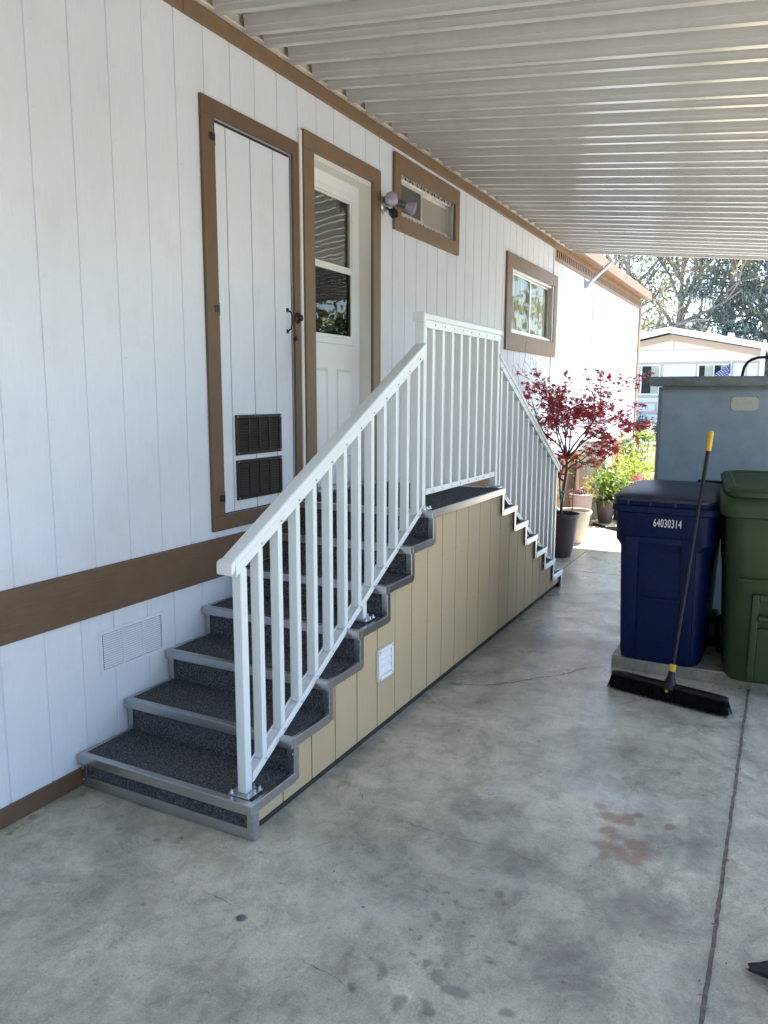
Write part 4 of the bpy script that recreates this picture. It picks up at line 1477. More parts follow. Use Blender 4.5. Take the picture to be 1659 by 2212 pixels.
# --- blue bin
bb_ = thing('wheeled_bin', 'dark blue wheeled bin with number 64030314, broom leaning on it', 'bin', (2.068, 4.815, .0785), math.radians(-2.0), 'wheeled bins by the shed')
H = 1.02
bx = MB()
rings = [rrect(.455, .55, .085, .075, .0), rrect(.485, .585, .10, .062, .018), rrect(.510, .64, .11, .045, .36), rrect(.532, .69, .115, .028, .70),
         rrect(.536, .69, .115, .028, .725), rrect(.576, .73, .09, .012, .77), rrect(.584, .74, .09, .006, .955), rrect(.584, .74, .09, .006, .958)]
bx.loft(rings)
part(bb_, 'body', bx, M['blue'], world=False, bevel=0, smooth=32)
# raised outer frame of the front panel: two uprights and sill, panel field stays recessed
fp = MB()


def yf(z):
    return .075 - .047 * z / .70 if z < .70 else .028


def front_strip(mb, x0, x1, z0, z1, pr):
    n = 6
    vs = []
    for i in range(n + 1):
        z = z0 + (z1 - z0) * i / n
        y = yf(z)
        vs += [(x0, y + .02, z), (x1, y + .02, z), (x1, y - pr, z), (x0, y - pr, z)]
    fs = []
    for i in range(n):
        for k in range(4):
            fs.append((4 * i + k, 4 * i + (k + 1) % 4, 4 * i + 4 + (k + 1) % 4, 4 * i + 4 + k))
    fs += [(3, 2, 1, 0), (4 * n, 4 * n + 1, 4 * n + 2, 4 * n + 3)]
    return mb.add(vs, fs)


front_strip(fp, -.215, -.135, .02, .80, .024)
front_strip(fp, .120, .195, .02, .80, .024)
front_strip(fp, -.1345, .1195, .765, .80, .022)
front_strip(fp, -.1345, .1195, .405, .424, .020)
part(bb_, 'front_frame', fp, M['blue'], world=False, bevel=.005, seg=2)
rm = MB()
rm.loft([rrect(.598, .755, .095, -.002, .948), rrect(.632, .785, .10, -.018, .956), rrect(.634, .787, .10, -.018, .992), rrect(.606, .76, .095, -.004, 1.000), rrect(.600, .75, .095, 0, 1.018)])
part(bb_, 'rim', rm, M['blue'], world=False, smooth=32)
ld = MB()
ld.loft([rrect(.606, .770, .10, -.012, 1.0185), rrect(.618, .785, .105, -.018, 1.024), rrect(.618, .785, .105, -.018, 1.040)])
lr = [rrect(.618, .785, .105, -.018, 1.0405), rrect(.600, .765, .11, -.010, 1.052), rrect(.52, .68, .12, .03, 1.064), rrect(.40, .52, .12, .10, 1.074), rrect(.22, .30, .10, .20, 1.079)]
lr = [[(x, y, z + max(0, y) * .030) for x, y, z in r] for r in lr]
ld.loft(lr)
for xx in (-.20, -.07, .07, .20):
    ld.box(xx - .005, xx + .005, -.024, -.01, 1.001, 1.03)
part(bb_, 'lid', ld, M['bluelid'], world=False, smooth=35)
part(bb_, 'handle', MB().tube([(.08, .78, 1.03), (.08, .84, 1.075), (.24, .84, 1.075), (.24, .78, 1.03)], .012, 8), M['black'], world=False, smooth=40)
wheel_pair(bb_, M['black'])
tc = bpy.data.curves.new('number', 'FONT')
tc.body = '64030314'
tc.size = .070
tc.extrude = .0012
tc.space_character = 1.08
to = bpy.data.objects.new('number_source', tc)
COL.objects.link(to)
bpy.context.view_layer.update()
tm = bpy.data.meshes.new_from_object(to.evaluated_get(bpy.context.evaluated_depsgraph_get()))
bpy.data.objects.remove(to)
xsv = [v.co.x for v in tm.vertices]
sx = .160 / (max(xsv) - min(xsv))
for v in tm.vertices:
    x, y, z = v.co
    v.co = (-.052 + (x - min(xsv)) * sx, .0095 - z - .005, .872 + y)
tm.materials.clear()
tm.materials.append(M['ink'])
meshpart(bb_, 'number', tm)

# --- green bin
gb_ = thing('wheeled_bin', 'dark green wheeled bin at the right edge beside the blue bin', 'bin', (2.742, 4.735, .0785), math.radians(7.0), 'wheeled bins by the shed')
bx = MB()
rings = [rrect(.50, .56, .09, .070, .0), rrect(.53, .60, .10, .060, .018), rrect(.560, .66, .115, .040, .38), rrect(.582, .70, .12, .028, .60),
         rrect(.600, .715, .11, .020, .66), rrect(.622, .75, .10, .006, .95), rrect(.624, .752, .10, .006, .99)]
bx.loft(rings)
part(gb_, 'body', bx, M['green'], world=False, smooth=32)


def yg(z):
    return .070 - .045 * z / .66 if z < .66 else .025


def gstrip(mb, x0, x1, z0, z1, pr):
    n = 6
    vs = []
    for i in range(n + 1):
        z = z0 + (z1 - z0) * i / n
        y = yg(z)
        vs += [(x0, y + .03, z), (x1, y + .03, z), (x1, y - pr, z), (x0, y - pr, z)]
    fs = []
    for i in range(n):
        for k in range(4):
            fs.append((4 * i + k, 4 * i + (k + 1) % 4, 4 * i + 4 + (k + 1) % 4, 4 * i + 4 + k))
    fs += [(3, 2, 1, 0), (4 * n, 4 * n + 1, 4 * n + 2, 4 * n + 3)]
    return mb.add(vs, fs)


fp = MB()
gstrip(fp, -.155, -.118, .02, .54, .030)
gstrip(fp, .118, .155, .02, .54, .030)
gstrip(fp, -.1175, .1175, .500, .54, .030)
gstrip(fp, -.1175, .1175, .02, .34, .022)
part(gb_, 'front_frame', fp, M['green'], world=False, bevel=.010, seg=3)
part(gb_, 'grab_bar', MB().tube([(-.117, .012, .40), (.117, .012, .40)], .017, 12), M['green'], world=False, smooth=40)
part(gb_, 'lift_notch', MB().box(-.24, -.06, .0, .02, .615, .628), M['green'], world=False, bevel=.004)
rm = MB()
rm.loft([rrect(.640, .775, .10, -.004, .972), rrect(.700, .82, .11, -.026, .985), rrect(.704, .824, .11, -.028, 1.040), rrect(.690, .81, .105, -.02, 1.062), rrect(.655, .78, .10, -.004, 1.092)])
part(gb_, 'rim', rm, M['green'], world=False, smooth=30)
ld = MB()
lr = [rrect(.620, .77, .09, -.018, 1.0925), rrect(.652, .80, .10, -.030, 1.098), rrect(.655, .80, .10, -.030, 1.120), rrect(.630, .78, .10, -.018, 1.134), rrect(.560, .70, .09, .015, 1.142), rrect(.530, .66, .08, .032, 1.130), rrect(.50, .62, .08, .05, 1.132)]
lr = [[(x, y, z + max(0, y) * .060) for x, y, z in r] for r in lr]
ld.loft(lr)
part(gb_, 'lid', ld, M['green'], world=False, smooth=32)
part(gb_, 'handle', MB().tube([(-.20, .80, 1.06), (-.20, .85, 1.155), (.20, .85, 1.155), (.20, .80, 1.06)], .013, 8), M['black'], world=False, smooth=40)
wheel_pair(gb_, M['black'])
dp = MB()
for xx, yy in ((-.08, .10), (-.05, .13), (-.02, .09), (.0, .12), (.03, .10)):
    dp.lathe([(.010, 0), (.008, .002), (.0001, .003)], (xx, yy, 1.1325 + yy * .06), 7)
part(gb_, 'droppings', dp, M['ink'], world=False, kind='stuff')

# ================================================================== push broom
br = thing('push_broom', 'push broom with black bristles and yellow-tipped handle leaning on the blue bin', 'broom', (2.20, 4.47, 0))
A, Bv = Vector((1.868, 4.556, 0)), Vector((2.512, 4.404, 0))
ax = (Bv - A).normalized()
ay = Vector((-ax.y, ax.x, 0))
mid = (A + Bv) / 2
Lh = (Bv - A).length / 2
hd = MB()
rings = []
for t, hh, ww in [(-Lh + .0, .020, .018), (-Lh + .012, .027, .028), (-Lh + .05, .030, .031), (0, .032, .032), (Lh - .05, .030, .031), (Lh - .012, .027, .028), (Lh, .020, .018)]:
    c = mid + ax * t + Vector((0, 0, .092))
    rings.append([c + ay * (ww * math.cos(a)) + Vector((0, 0, 1)) * (hh * .55 * math.sin(a)) for a in [2 * math.pi * k / 14 for k in range(14)]])
hd.loft(rings)
part(br, 'head_block', hd, M['black'], smooth=40)
rs = np.random.RandomState(11)
bt = MB()
nb = 3600
for i in range(nb):
    t = rs.uniform(-Lh + .004, Lh - .004)
    w = rs.uniform(-.026, .026)
    base = mid + ax * t + ay * w + Vector((0, 0, .085))
    sp = w / .026
    endf = max(0, (abs(t) - Lh + .06) / .06)
    tip = mid + ax * (t + math.copysign(endf * .022, t) + rs.normal(0, .004)) + ay * (w + sp * .020 + rs.normal(0, .005)) + Vector((0, 0, max(.002, rs.normal(.006, .004))))
    d = ax if i % 2 else ay
    r = .0016
    bt.add([base - d * r, base + d * r, tip + d * r * .6, tip - d * r * .6], [(0, 1, 2, 3)])
part(br, 'bristles', bt, M['bristle'], kind='stuff', fix=False)
core_b = MB()
rings = []
for z, w, l in ((.085, .020, Lh - .012), (.03, .027, Lh - .006), (.008, .030, Lh - .004)):
    c = mid + Vector((0, 0, z))
    rings.append([c - ax * l - ay * w, c + ax * l - ay * w, c + ax * l + ay * w, c - ax * l + ay * w])
core_b.loft(rings)
part(br, 'bristle_core', core_b, M['bristle'], kind='stuff')
h0 = mid + Vector((.012, 0, .105))
h1 = Vector((2.310, 4.765, 1.535))
hd_ = (h1 - h0).normalized()
so_ = MB()
so_.tube([h0 - hd_ * .03, h0 + hd_ * .005, h0 + hd_ * .04, h0 + hd_ * .075], [.045, .034, .020, .017], 14)
part(br, 'socket', so_, M['black'], smooth=50)
part(br, 'bolt_head', MB().tube([h0 + Vector((-.012, -.030, -.030)), h0 + Vector((-.012, -.042, -.034))], .009, 10), M['yellow'])
part(br, 'collar', MB().tube([h0 + hd_ * .070, h0 + hd_ * .112], .0185, 14), M['yellow'], bevel=.002)
part(br, 'handle', MB().tube([h0 + hd_ * .112, h1 - hd_ * .115], .0112, 14), M['black'], smooth=40)
gp = MB()
n = 13
gp.tube([h1 - hd_ * (.115 * (1 - i / n)) for i in range(n + 1)], [.0155 + (.0012 if i % 2 else 0) for i in range(n)] + [.012], 14)
part(br, 'grip', gp, M['yellow'], smooth=50)

# ================================================================== black bag at the right edge
bagm = MB()
rs = np.random.RandomState(4)
nu, nv_ = 26, 20
rings = []
for i in range(nu):
    u = i / (nu - 1)
    cx = 2.706 + .62 * u
    cyy = 2.375 - .02 * u
    rad = .015 + .17 * min(1, u * 1.35) ** .9 * (1 - .5 * max(0, u - .7) / .3)
    ring = []
    for k in range(nv_):
        a = 2 * math.pi * k / nv_
        wob = 1 + .22 * math.sin(3 * a + 5 * u) * .6 + rs.normal(0, .05)
        y = cyy + rad * .75 * math.cos(a) * wob
        z = .008 + rad * .75 + rad * .75 * math.sin(a) * wob
        z = max(.003 + .002 * (k % 2), z * (.75 if u < .3 else 1))
        ring.append((cx + rs.normal(0, .004), y, z))
    rings.append(ring)
bagm.loft(rings)
bag = link('plastic_bag', bagm.mesh('plastic_bag', M['bag'], smooth=50))
bag['label'] = 'black plastic bag tip lying on the concrete at the lower right edge'
bag['category'] = 'bag'

# bottle cap and small litter on the slab
capb = link('bottle_cap', MB().lathe([(.001, .003), (.014, .003), (.015, .0), (.0155, .004), (.012, .007), (.001, .0075)], (1.19, 1.85, -.002), 18).mesh('bottle_cap', M['plug'], smooth=40))
capb['label'] = 'small round grey cap lying alone on the concrete floor'
capb['category'] = 'bottle cap'

rs = np.random.RandomState(91)
pts = [(2.597 + rs.normal(0, .02), rs.uniform(1.6, 4.8), .004) for _ in range(46)]
pts += [(rs.uniform(1.0, 2.58), rs.uniform(1.5, 5.5), .004) for _ in range(34)]
pts += [(1.8 + rs.uniform(0, .8), 4.86 + rs.normal(0, .02), .005) for _ in range(22)]
lit = link('leaf_litter', leafset(([(0, 0, 0), (.5, .22, .12), (1, 0, .1), (.5, -.22, .02)], [(0, 1, 2), (0, 2, 3)]), pts, .014, rs, M['deadleaf'], 'leaf_litter', tilt=.15, jitter=.6), None, 'stuff')
lit['label'] = 'tiny dry leaf bits scattered along the driveway joint'
lit['category'] = 'leaf litter'

# ================================================================== plants
def star_leaf(lobes=7, depth=.34):
    vs, fs = [(0, 0, 0)], []
    n = lobes * 2
    for k in range(n):
        a = math.radians(-150 + 300 * k / (n - 1))
        i = k // 2
        ln = [.62, .85, 1.0, 1.08, 1.0, .85, .62, .5][i % 8]
        r = ln if k % 2 == 0 else depth
        vs.append((r * math.cos(a) * .5, r * math.sin(a) * .5, -.12 * r * r))
    for k in range(1, n):
        fs.append((0, k, k + 1))
    return vs, fs


OVAL = ([(0, 0, 0), (.35, .17, .04), (.75, .13, .02), (1, 0, -.08), (.75, -.13, .02), (.35, -.17, .04)], [(0, 1, 2), (0, 2, 3), (0, 3, 4), (0, 4, 5)])
QUAD = ([(-.5, -.3, 0), (.5, -.3, 0), (.5, .3, 0), (-.5, .3, 0)], [(0, 1, 2, 3)])
TRI3 = ([(0, -.12, 0), (1, 0, -.1), (0, .12, 0)], [(0, 1, 2)])


def grow(rs, start, direction, length, radius, level, spec, tubes, tips):
    """recursive branching; spec per level: (segments, jitter, children, child length, child angle, uplift)"""
    seg, jit, nch, cl_, ang, upl = spec[level]
    p = Vector(start)
    d = Vector(direction).normalized()
    path, rad = [p.copy()], [radius]
    dirs = [d.copy()]
    for i in range(seg):
        d = (d + Vector(rs.normal(0, jit, 3)) + Vector((0, 0, upl))).normalized()
        p = p + d * (length / seg)
        path.append(p.copy())
        dirs.append(d.copy())
        rad.append(radius * (1 - .72 * (i + 1) / seg))
    tubes.append((path, rad, level))
    if level == len(spec) - 1:
        tips.extend(path[1:])
        return
    for c in range(nch):
        t = rs.uniform(.25 if level else .35, 1.0)
        k = min(seg, max(1, int(round(t * seg))))
        base = path[k]
        dd = dirs[k]
        o = dd.orthogonal().normalized()
        o.rotate(Matrix.Rotation(rs.uniform(0, 2 * math.pi), 3, dd))
        a = math.radians(rs.uniform(ang * .6, ang * 1.3))
        nd = dd * math.cos(a) + o * math.sin(a)
        grow(rs, base, nd, length * cl_ * rs.uniform(.7, 1.2), rad[k] * .75, level + 1, spec, tubes, tips)


def tubes_mesh(tubes, sides, off, material, name, rmin=.0):
    mb = MB()
    for path, rad, lv in tubes:
        mb.tube(path, [max(r, rmin) for r in rad], sides[min(lv, len(sides) - 1)], cap=False)
    return mb.mesh(name, material, smooth=60, off=off, fix=False)


def pot(name, label, c, prof, material, soil_r, soil_z, group=None):
    t = thing(name, label, 'plant pot', c, group=group)
    me = MB().lathe(prof, n=40).mesh('shell', material, smooth=40)
    meshpart(t, 'shell', me)
    meshpart(t, 'soil', MB().lathe([(.001, soil_z + .012), (soil_r * .6, soil_z + .008), (soil_r, soil_z)], n=30, cap0=False).mesh('soil', M['soil'], smooth=50))
    return t


# --- red maple in the dark pot
P1 = (.575, 8.20, 0)
pot('plant_pot', 'large dark brown pot holding the red maple by the stair foot', P1,
    [(.001, .0), (.118, 0), (.124, .008), (.150, .12), (.170, .22), (.1705, .226), (.182, .30), (.1825, .306), (.196, .40), (.200, .43), (.211, .435), (.213, .470), (.205, .476), (.196, .470), (.190, .42)], M['pot_brown'], .190, .43, 'pots by the patio')
mp = thing('maple_tree', 'small red-leaved maple tree growing in the dark brown pot', 'tree', (.575, 8.20, .44))
rs = np.random.RandomState(12)
tubes, tips = [], []
trunk = [Vector((.575, 8.20, .40)), Vector((.585, 8.2, .62)), Vector((.608, 8.19, .80)), Vector((.628, 8.18, .95)), Vector((.622, 8.18, 1.08))]
tubes.append((trunk, [.017, .016, .015, .014, .012], 0))
tubes.append(([Vector((.60, 8.21, .42)), Vector((.56, 8.2, .70)), Vector((.545, 8.2, .95)), Vector((.53, 8.2, 1.15))], [.009, .008, .007, .005], 0))
spec = [(6, .16, 5, .55, 45, .02), (5, .2, 4, .6, 50, .0), (4, .25, 0, .5, 50, -.02)]
limbs = [((.622, 8.18, 1.08), (-.55, .1, .75), .75), ((.622, 8.18, 1.08), (.5, -.2, .85), .80), ((.622, 8.18, 1.08), (.1, .3, 1), .85), ((.628, 8.18, .95), (.8, .1, .40), .50),
         ((.61, 8.19, .82), (-.8, -.1, .5), .52), ((.622, 8.18, 1.08), (-.9, -.3, .6), .80), ((.622, 8.18, 1.08), (.85, -.1, .62), .72), ((.63, 8.18, 1.0), (-.2, -.5, .8), .7), ((.545, 8.2, .95), (-.7, .3, .8), .8), ((.62, 8.18, 1.05), (.75, .3, .9), .7),
         ((.60, 8.19, .90), (-.9, .1, .25), .42), ((.62, 8.18, .98), (-.6, -.4, .45), .5), ((.62, 8.18, 1.0), (.5, -.5, .5), .42), ((.62, 8.18, 1.06), (-.3, .4, .8), .6), ((.62, 8.18, 1.06), (.1, -.4, .9), .6), ((.60, 8.18, .9), (-.2, -.8, .3), .35), ((.625, 8.18, 1.05), (-.75, 0, 1.0), .85)]
for s, d, l in limbs:
    grow(rs, s, d, l, .010, 0, spec, tubes, tips)
meshpart(mp, 'trunk', tubes_mesh(tubes, [8, 6, 4, 4], (.575, 8.20, .44), M['bark2'], 'trunk', .0014))
pts = []
for q in tips:
    if q.z < .95 or q.z > 2.02 or (q.x > .50 and q.z < 1.10 and rs.rand() < .85):
        continue
    for _ in range(3):
        if rs.rand() < .84:
            pts.append((q.x - .575 + rs.normal(0, .024), q.y - 8.20 + rs.normal(0, .03), q.z - .44 + rs.normal(-.01, .022)))
meshpart(mp, 'crown', leafset(star_leaf(), pts, .082, rs, M['maple'], 'crown', tilt=.5, droop=.35), kind='stuff')
rb = MB()
for k in range(3):
    rb.box(.582 + .004 * k, .586 + .004 * k, 8.165, 8.18, .60 + .03 * k, .72 + .05 * k)
rb.tube([(.575, 8.18, .70), (.60, 8.175, .715), (.605, 8.2, .70), (.585, 8.215, .695)], .010, 6)
part(mp, 'tie_ribbon', rb, M['teal'])

# --- cream pot and golden sapling
P2 = (.505, 9.10, 0)
pot('plant_pot', 'cream round pot behind the dark brown pot', P2,
    [(.001, 0), (.128, 0), (.134, .012), (.136, .05), (.140, .055), (.142, .085), (.150, .10), (.172, .22), (.186, .30), (.188, .335), (.205, .345), (.210, .372), (.204, .385), (.192, .382), (.186, .34)], M['pot_cream'], .186, .345, 'pots by the patio')
yt = thing('golden_sapling', 'thin sapling with yellow-green leaves growing in the cream pot', 'tree', (.49, 9.1, .35))
rs = np.random.RandomState(31)
tubes, tips = [], []
tubes.append(([Vector((.48, 9.1, .33)), Vector((.485, 9.1, .60)), Vector((.50, 9.1, .86)), Vector((.51, 9.1, 1.02))], [.006, .0055, .005, .003], 0))
spec = [(5, .2, 4, .55, 50, .0), (4, .25, 0, .5, 50, -.05)]
for s, d, l in [((.483, 9.1, .55), (-.8, .1, .5), .26), ((.487, 9.1, .62), (.8, -.1, .3), .24), ((.49, 9.1, .7), (.5, .3, .8), .3), ((.495, 9.1, .78), (-.5, .1, .8), .28), ((.5, 9.1, .86), (.2, .1, 1), .28), ((.5, 9.1, .9), (-.2, .2, 1), .26), ((.5, 9.1, .86), (.8, 0, .6), .26), ((.486, 9.1, .58), (.7, .4, .1), .24), ((.485, 9.1, .52), (-.6, -.4, .1), .22)]:
    grow(rs, s, d, l, .004, 0, spec, tubes, tips)
meshpart(yt, 'trunk', tubes_mesh(tubes, [7, 5, 4], (.49, 9.1, .35), M['bark2'], 'trunk', .001))
pts = [(q.x - .49 + rs.normal(0, .02), q.y - 9.1 + rs.normal(0, .02), q.z - .35 + rs.normal(0, .02)) for q in tips for _ in range(3)]
meshpart(yt, 'crown', leafset(star_leaf(5, .3), pts, .044, rs, M['yleaf'], 'crown', tilt=.6, droop=.3), kind='stuff')

# --- mauve pot, brown tapered pot
pot('plant_pot', 'mauve pot standing beside the grey utility cabinet', (.315, 10.25, 0),
    [(.001, 0), (.100, 0), (.105, .01), (.135, .25), (.150, .40), (.160, .405), (.160, .44), (.150, .445), (.142, .40)], M['pot_mauve'], .142, .41, 'pots by the patio')
rs = np.random.RandomState(8)
fw_ = thing('red_flower', 'small plant with dark red flowers in the mauve pot', 'plant', (.315, 10.25, .41))
pts = [(rs.normal(0, .06), rs.normal(0, .06), abs(rs.normal(.04, .03))) for _ in range(60)]
meshpart(fw_, 'foliage', leafset(OVAL, pts, .06, rs, M['dleaf'], 'foliage', tilt=.8), kind='stuff')
pts = [(rs.normal(0, .06), rs.normal(0, .05), abs(rs.normal(.09, .02))) for _ in range(24)]
meshpart(fw_, 'petals', leafset(star_leaf(5, .4), pts, .04, rs, M['pink'], 'petals', tilt=.8), kind='stuff')
pot('plant_pot', 'dark brown tapered pot beneath the trailing leafy shrub', (.545, 10.72, 0),
    [(.001, 0), (.085, 0), (.09, .01), (.112, .15), (.128, .275), (.138, .28), (.140, .315), (.130, .32), (.124, .28)], M['pot_brown'], .124, .29, 'pots by the patio')


def shrub(name, label, c, dims, n, size, material, seed, templ=OVAL, stems=14, cat='shrub', group=None, bark='bark2'):
    """stems fanning out from the base carrying separate leaves on an uneven outline"""
    t = thing(name, label, cat, c, group=group)
    rs = np.random.RandomState(seed)
    mb = MB()
    pts = []
    for k in range(stems):
        az = rs.uniform(0, 2 * math.pi)
        rr = rs.uniform(.25, 1.0)
        tip = Vector((dims[0] * rr * math.cos(az), dims[1] * rr * math.sin(az), dims[2] * rs.uniform(.55, 1.05) * (1.1 - .45 * rr)))
        mid_ = Vector((tip.x * .4, tip.y * .4, tip.z * .6))
        path = [Vector((rs.normal(0, .02), rs.normal(0, .02), 0)), mid_, tip]
        mb.tube(path, [.008, .006, .002], 5, cap=False)
        for _ in range(int(n / stems)):
            u = rs.beta(2.2, 1.2)
            q = path[0] * (1 - u) ** 2 + mid_ * 2 * u * (1 - u) + tip * u * u
            sp = .05 + .10 * dims[2]
            pts.append((q.x + rs.normal(0, sp), q.y + rs.normal(0, sp), max(.02, q.z + rs.normal(0, sp * .8))))
    meshpart(t, 'stems', mb.mesh('stems', M[bark], smooth=50, fix=False))
    meshpart(t, 'foliage', leafset(templ, pts, size, rs, material, 'foliage', tilt=.7), kind='stuff')
    return t


shrub('leafy_shrub', 'green leafy shrub trailing over the dark tapered pot', (.58, 10.74, .28), (.26, .22, .52), 700, .08, M['gleaf'], 41)
az_ = shrub('flowering_shrub', 'bushy yellow-green shrub with bright pink blossoms in the planter', (.82, 11.25, .12), (.36, .28, .78), 1500, .07, M['lime'], 42, stems=22)
rs = np.random.RandomState(5)
pts = [(rs.normal(.10, .07), rs.normal(-.30, .05), .40 - 1.1 * 0 + rs.normal(0, .06)) for _ in range(150)]
pts += [(rs.normal(-.20, .03), rs.normal(-.24, .04), .48 + rs.normal(0, .06)) for _ in range(22)]
meshpart(az_, 'blossoms', leafset(star_leaf(5, .5), pts, .052, rs, M['pink'], 'blossoms', tilt=.9), kind='stuff')
shrub('tall_shrub', 'tall light green shrub inside a wire cage near the house corner', (.62, 12.2, .0), (.34, .3, 1.2), 1300, .085, M['lime'], 43, stems=20)
cg_ = MB()
for z in (.55, .8, 1.02):
    cg_.tube([(.62 + .22 * math.cos(a), 12.2 + .22 * math.sin(a), z) for a in [2 * math.pi * k / 20 for k in range(21)]], .004, 5)
for k in range(6):
    a = 2 * math.pi * k / 6
    cg_.tube([(.62 + .19 * math.cos(a), 12.2 + .19 * math.sin(a), 0), (.62 + .23 * math.cos(a), 12.2 + .23 * math.sin(a), 1.08)], .004, 5)
cage = link('wire_cage', cg_.mesh('wire_cage', M['lampdark'], fix=False))
cage['label'] = 'thin dark wire cage round the tall light green shrub'
cage['category'] = 'plant cage'
pln = thing('planter_box', 'low dark wooden planter of soil under the pink flowering shrub', 'planter', (.9, 11.3, 0))
part(pln, 'board', B(.60, 1.35, 11.02, 11.05, -.01, .14), M['darkwood_shade'], bevel=.003)
part(pln, 'board', B(.60, 1.35, 11.62, 11.65, -.01, .14), M['darkwood_shade'], bevel=.003)
part(pln, 'board', B(.60, .63, 11.0505, 11.6195, -.01, .14), M['darkwood_shade'], bevel=.003)
part(pln, 'board', B(1.32, 1.35, 11.0505, 11.6195, -.01, .14), M['darkwood_shade'], bevel=.003)
part(pln, 'soil', B(.6305, 1.3195, 11.0505, 11.6195, -.01, .12), M['soil'])

# --- utility cabinet, corrugated conduit, small white box
uc = thing('utility_cabinet', 'grey utility cabinet with pale top standing against the house behind the pots', 'cabinet', (.28, 11.2, 0))
part(uc, 'body', B(.10, .455, 11.0, 11.45, .30, 1.08), M['cabinet'], bevel=.006)
part(uc, 'lid', B(.08, .475, 10.98, 11.47, 1.0805, 1.115), M['cabinet'], bevel=.006)
part(uc, 'plinth', B(.13, .43, 11.03, 11.42, -.01, .2995), M['cabinet'], bevel=.004)
part(uc, 'door_panel', B(.13, .425, 10.992, 10.9995, .34, 1.04), M['cabinet'], bevel=.003)
cp = MB()
path = [Vector((.27, 10.93, .55)), Vector((.275, 10.91, .46)), Vector((.285, 10.9, .36)), Vector((.29, 10.9, .26)), Vector((.29, 10.9, .02))]
fine = []
for a, b in zip(path[:-1], path[1:]):
    n = int((b - a).length / .008)
    for k in range(n):
        fine.append(a.lerp(b, k / n))
cp.tube(fine, [.028 + (.004 if k % 2 else 0) for k in range(len(fine))], 12)
part(uc, 'conduit', cp, M['conduit'])
wb = thing('gas_regulator', 'small white regulator box and pipes low on the wall beside the maple pot', 'regulator', (.2, 8.95, 0))
part(wb, 'box', B(.13, .30, 8.88, 9.02, .36, .50), M['white'], bevel=.012, seg=2)
part(wb, 'pipe', MB().tube([(.17, 8.95, .36), (.17, 8.95, .0)], .018, 10).tube([(.26, 8.95, .42), (.33, 8.95, .42), (.36, 8.95, .38), (.36, 8.95, .0)], .015, 10), M['white'], smooth=50)
part(wb, 'cap', MB().tube([(.215, 8.95, .50), (.215, 8.95, .56)], .04, 14), M['white'], bevel=.004)

# --- hose reel on the house corner, standpipe with blue hose, hoses on the ground
hr_ = thing('hose_reel', 'coiled teal garden hose hanging on the brown skirting near the house corner', 'hose', (.05, 14.9, .75))
rl = MB()
for k in range(7):
    rr = .10 + .014 * (k % 4)
    xx = .05 + .018 * (k // 2)
    rl.tube([(xx, 14.9 + rr * math.cos(a), .78 + rr * 1.5 * math.sin(a)) for a in [2 * math.pi * j / 22 for j in range(23)]], .011, 6, cap=False)
rl.tube([(.06, 14.83, .62), (.07, 14.83, .35), (.08, 14.86, .02)], .011, 6)
part(hr_, 'coil', rl, M['hosegreen'], smooth=60)
part(hr_, 'hanger', B(.001, .10, 14.86, 14.94, .77, .80).box(.001, .01, 14.82, 14.98, .70, .86), M['galv'])
sp_ = thing('standpipe', 'slim copper standpipe with a tap in the sunny yard', 'standpipe', (.21, 15.5, 0))
part(sp_, 'pipe', MB().tube([(.21, 15.5, -.02), (.21, 15.5, .84)], .014, 10), M['copper'], smooth=50)
part(sp_, 'tap', MB().tube([(.21, 15.5, .82), (.21, 15.5, .885)], .022, 10).tube([(.21, 15.5, .845), (.30, 15.49, .83), (.325, 15.49, .79)], .016, 10).box(.17, .25, 15.49, 15.51, .89, .90), M['galv'], smooth=40)
bh = thing('blue_hose', 'blue garden hose looping down from the copper standpipe', 'hose', (.2, 15.5, 0))
part(bh, 'tube', MB().tube([(.325, 15.49, .785), (.33, 15.47, .68), (.31, 15.44, .55), (.26, 15.40, .40), (.18, 15.36, .26), (.08, 15.3, .12), (.0 + .06, 15.2, .02), (.2, 14.9, .012)], .012, 8), M['hose'], smooth=60)
gh = thing('ground_hose', 'dark irrigation hose lying in loops on the patio by the pots', 'hose', (.6, 10.3, 0))
th_ = MB()
for k in range(4):
    ph = k * .9
    th_.tube([(.42 + .065 * j + .02 * math.sin(j + ph), 10.38 - .035 * j + .09 * math.sin(j * .75 + ph) + .03 * k, .012) for j in range(9)], .008, 6)
part(gh, 'tube', th_, M['black'], smooth=60)

# ================================================================== garden wall and yard beyond
gw = thing('garden_wall', 'low white garden wall with dark coping across the sunny yard', 'wall', (0, 19.1, 0))
part(gw, 'wall', B(-9, 12, 19.0, 19.2, -.05, .56), M['wallwhite'])
part(gw, 'coping', B(-9, 12, 18.97, 19.215, .561, .64), M['walltop'], bevel=.01)
eb = MB().prism([(-.085, -.02), (.085, -.02), (.085, .05), (.05, .085), (-.05, .085), (-.085, .05)], 0, .07, 1).mesh('brick', M['brick'])
edg = thing('brick_edging', 'row of small red edging bricks at the foot of the garden wall', 'edging', (0, 18.8, 0))
for k in range(24):
    link('brick', eb, edg, loc=(-2.2 + k * .19, 0, 0))


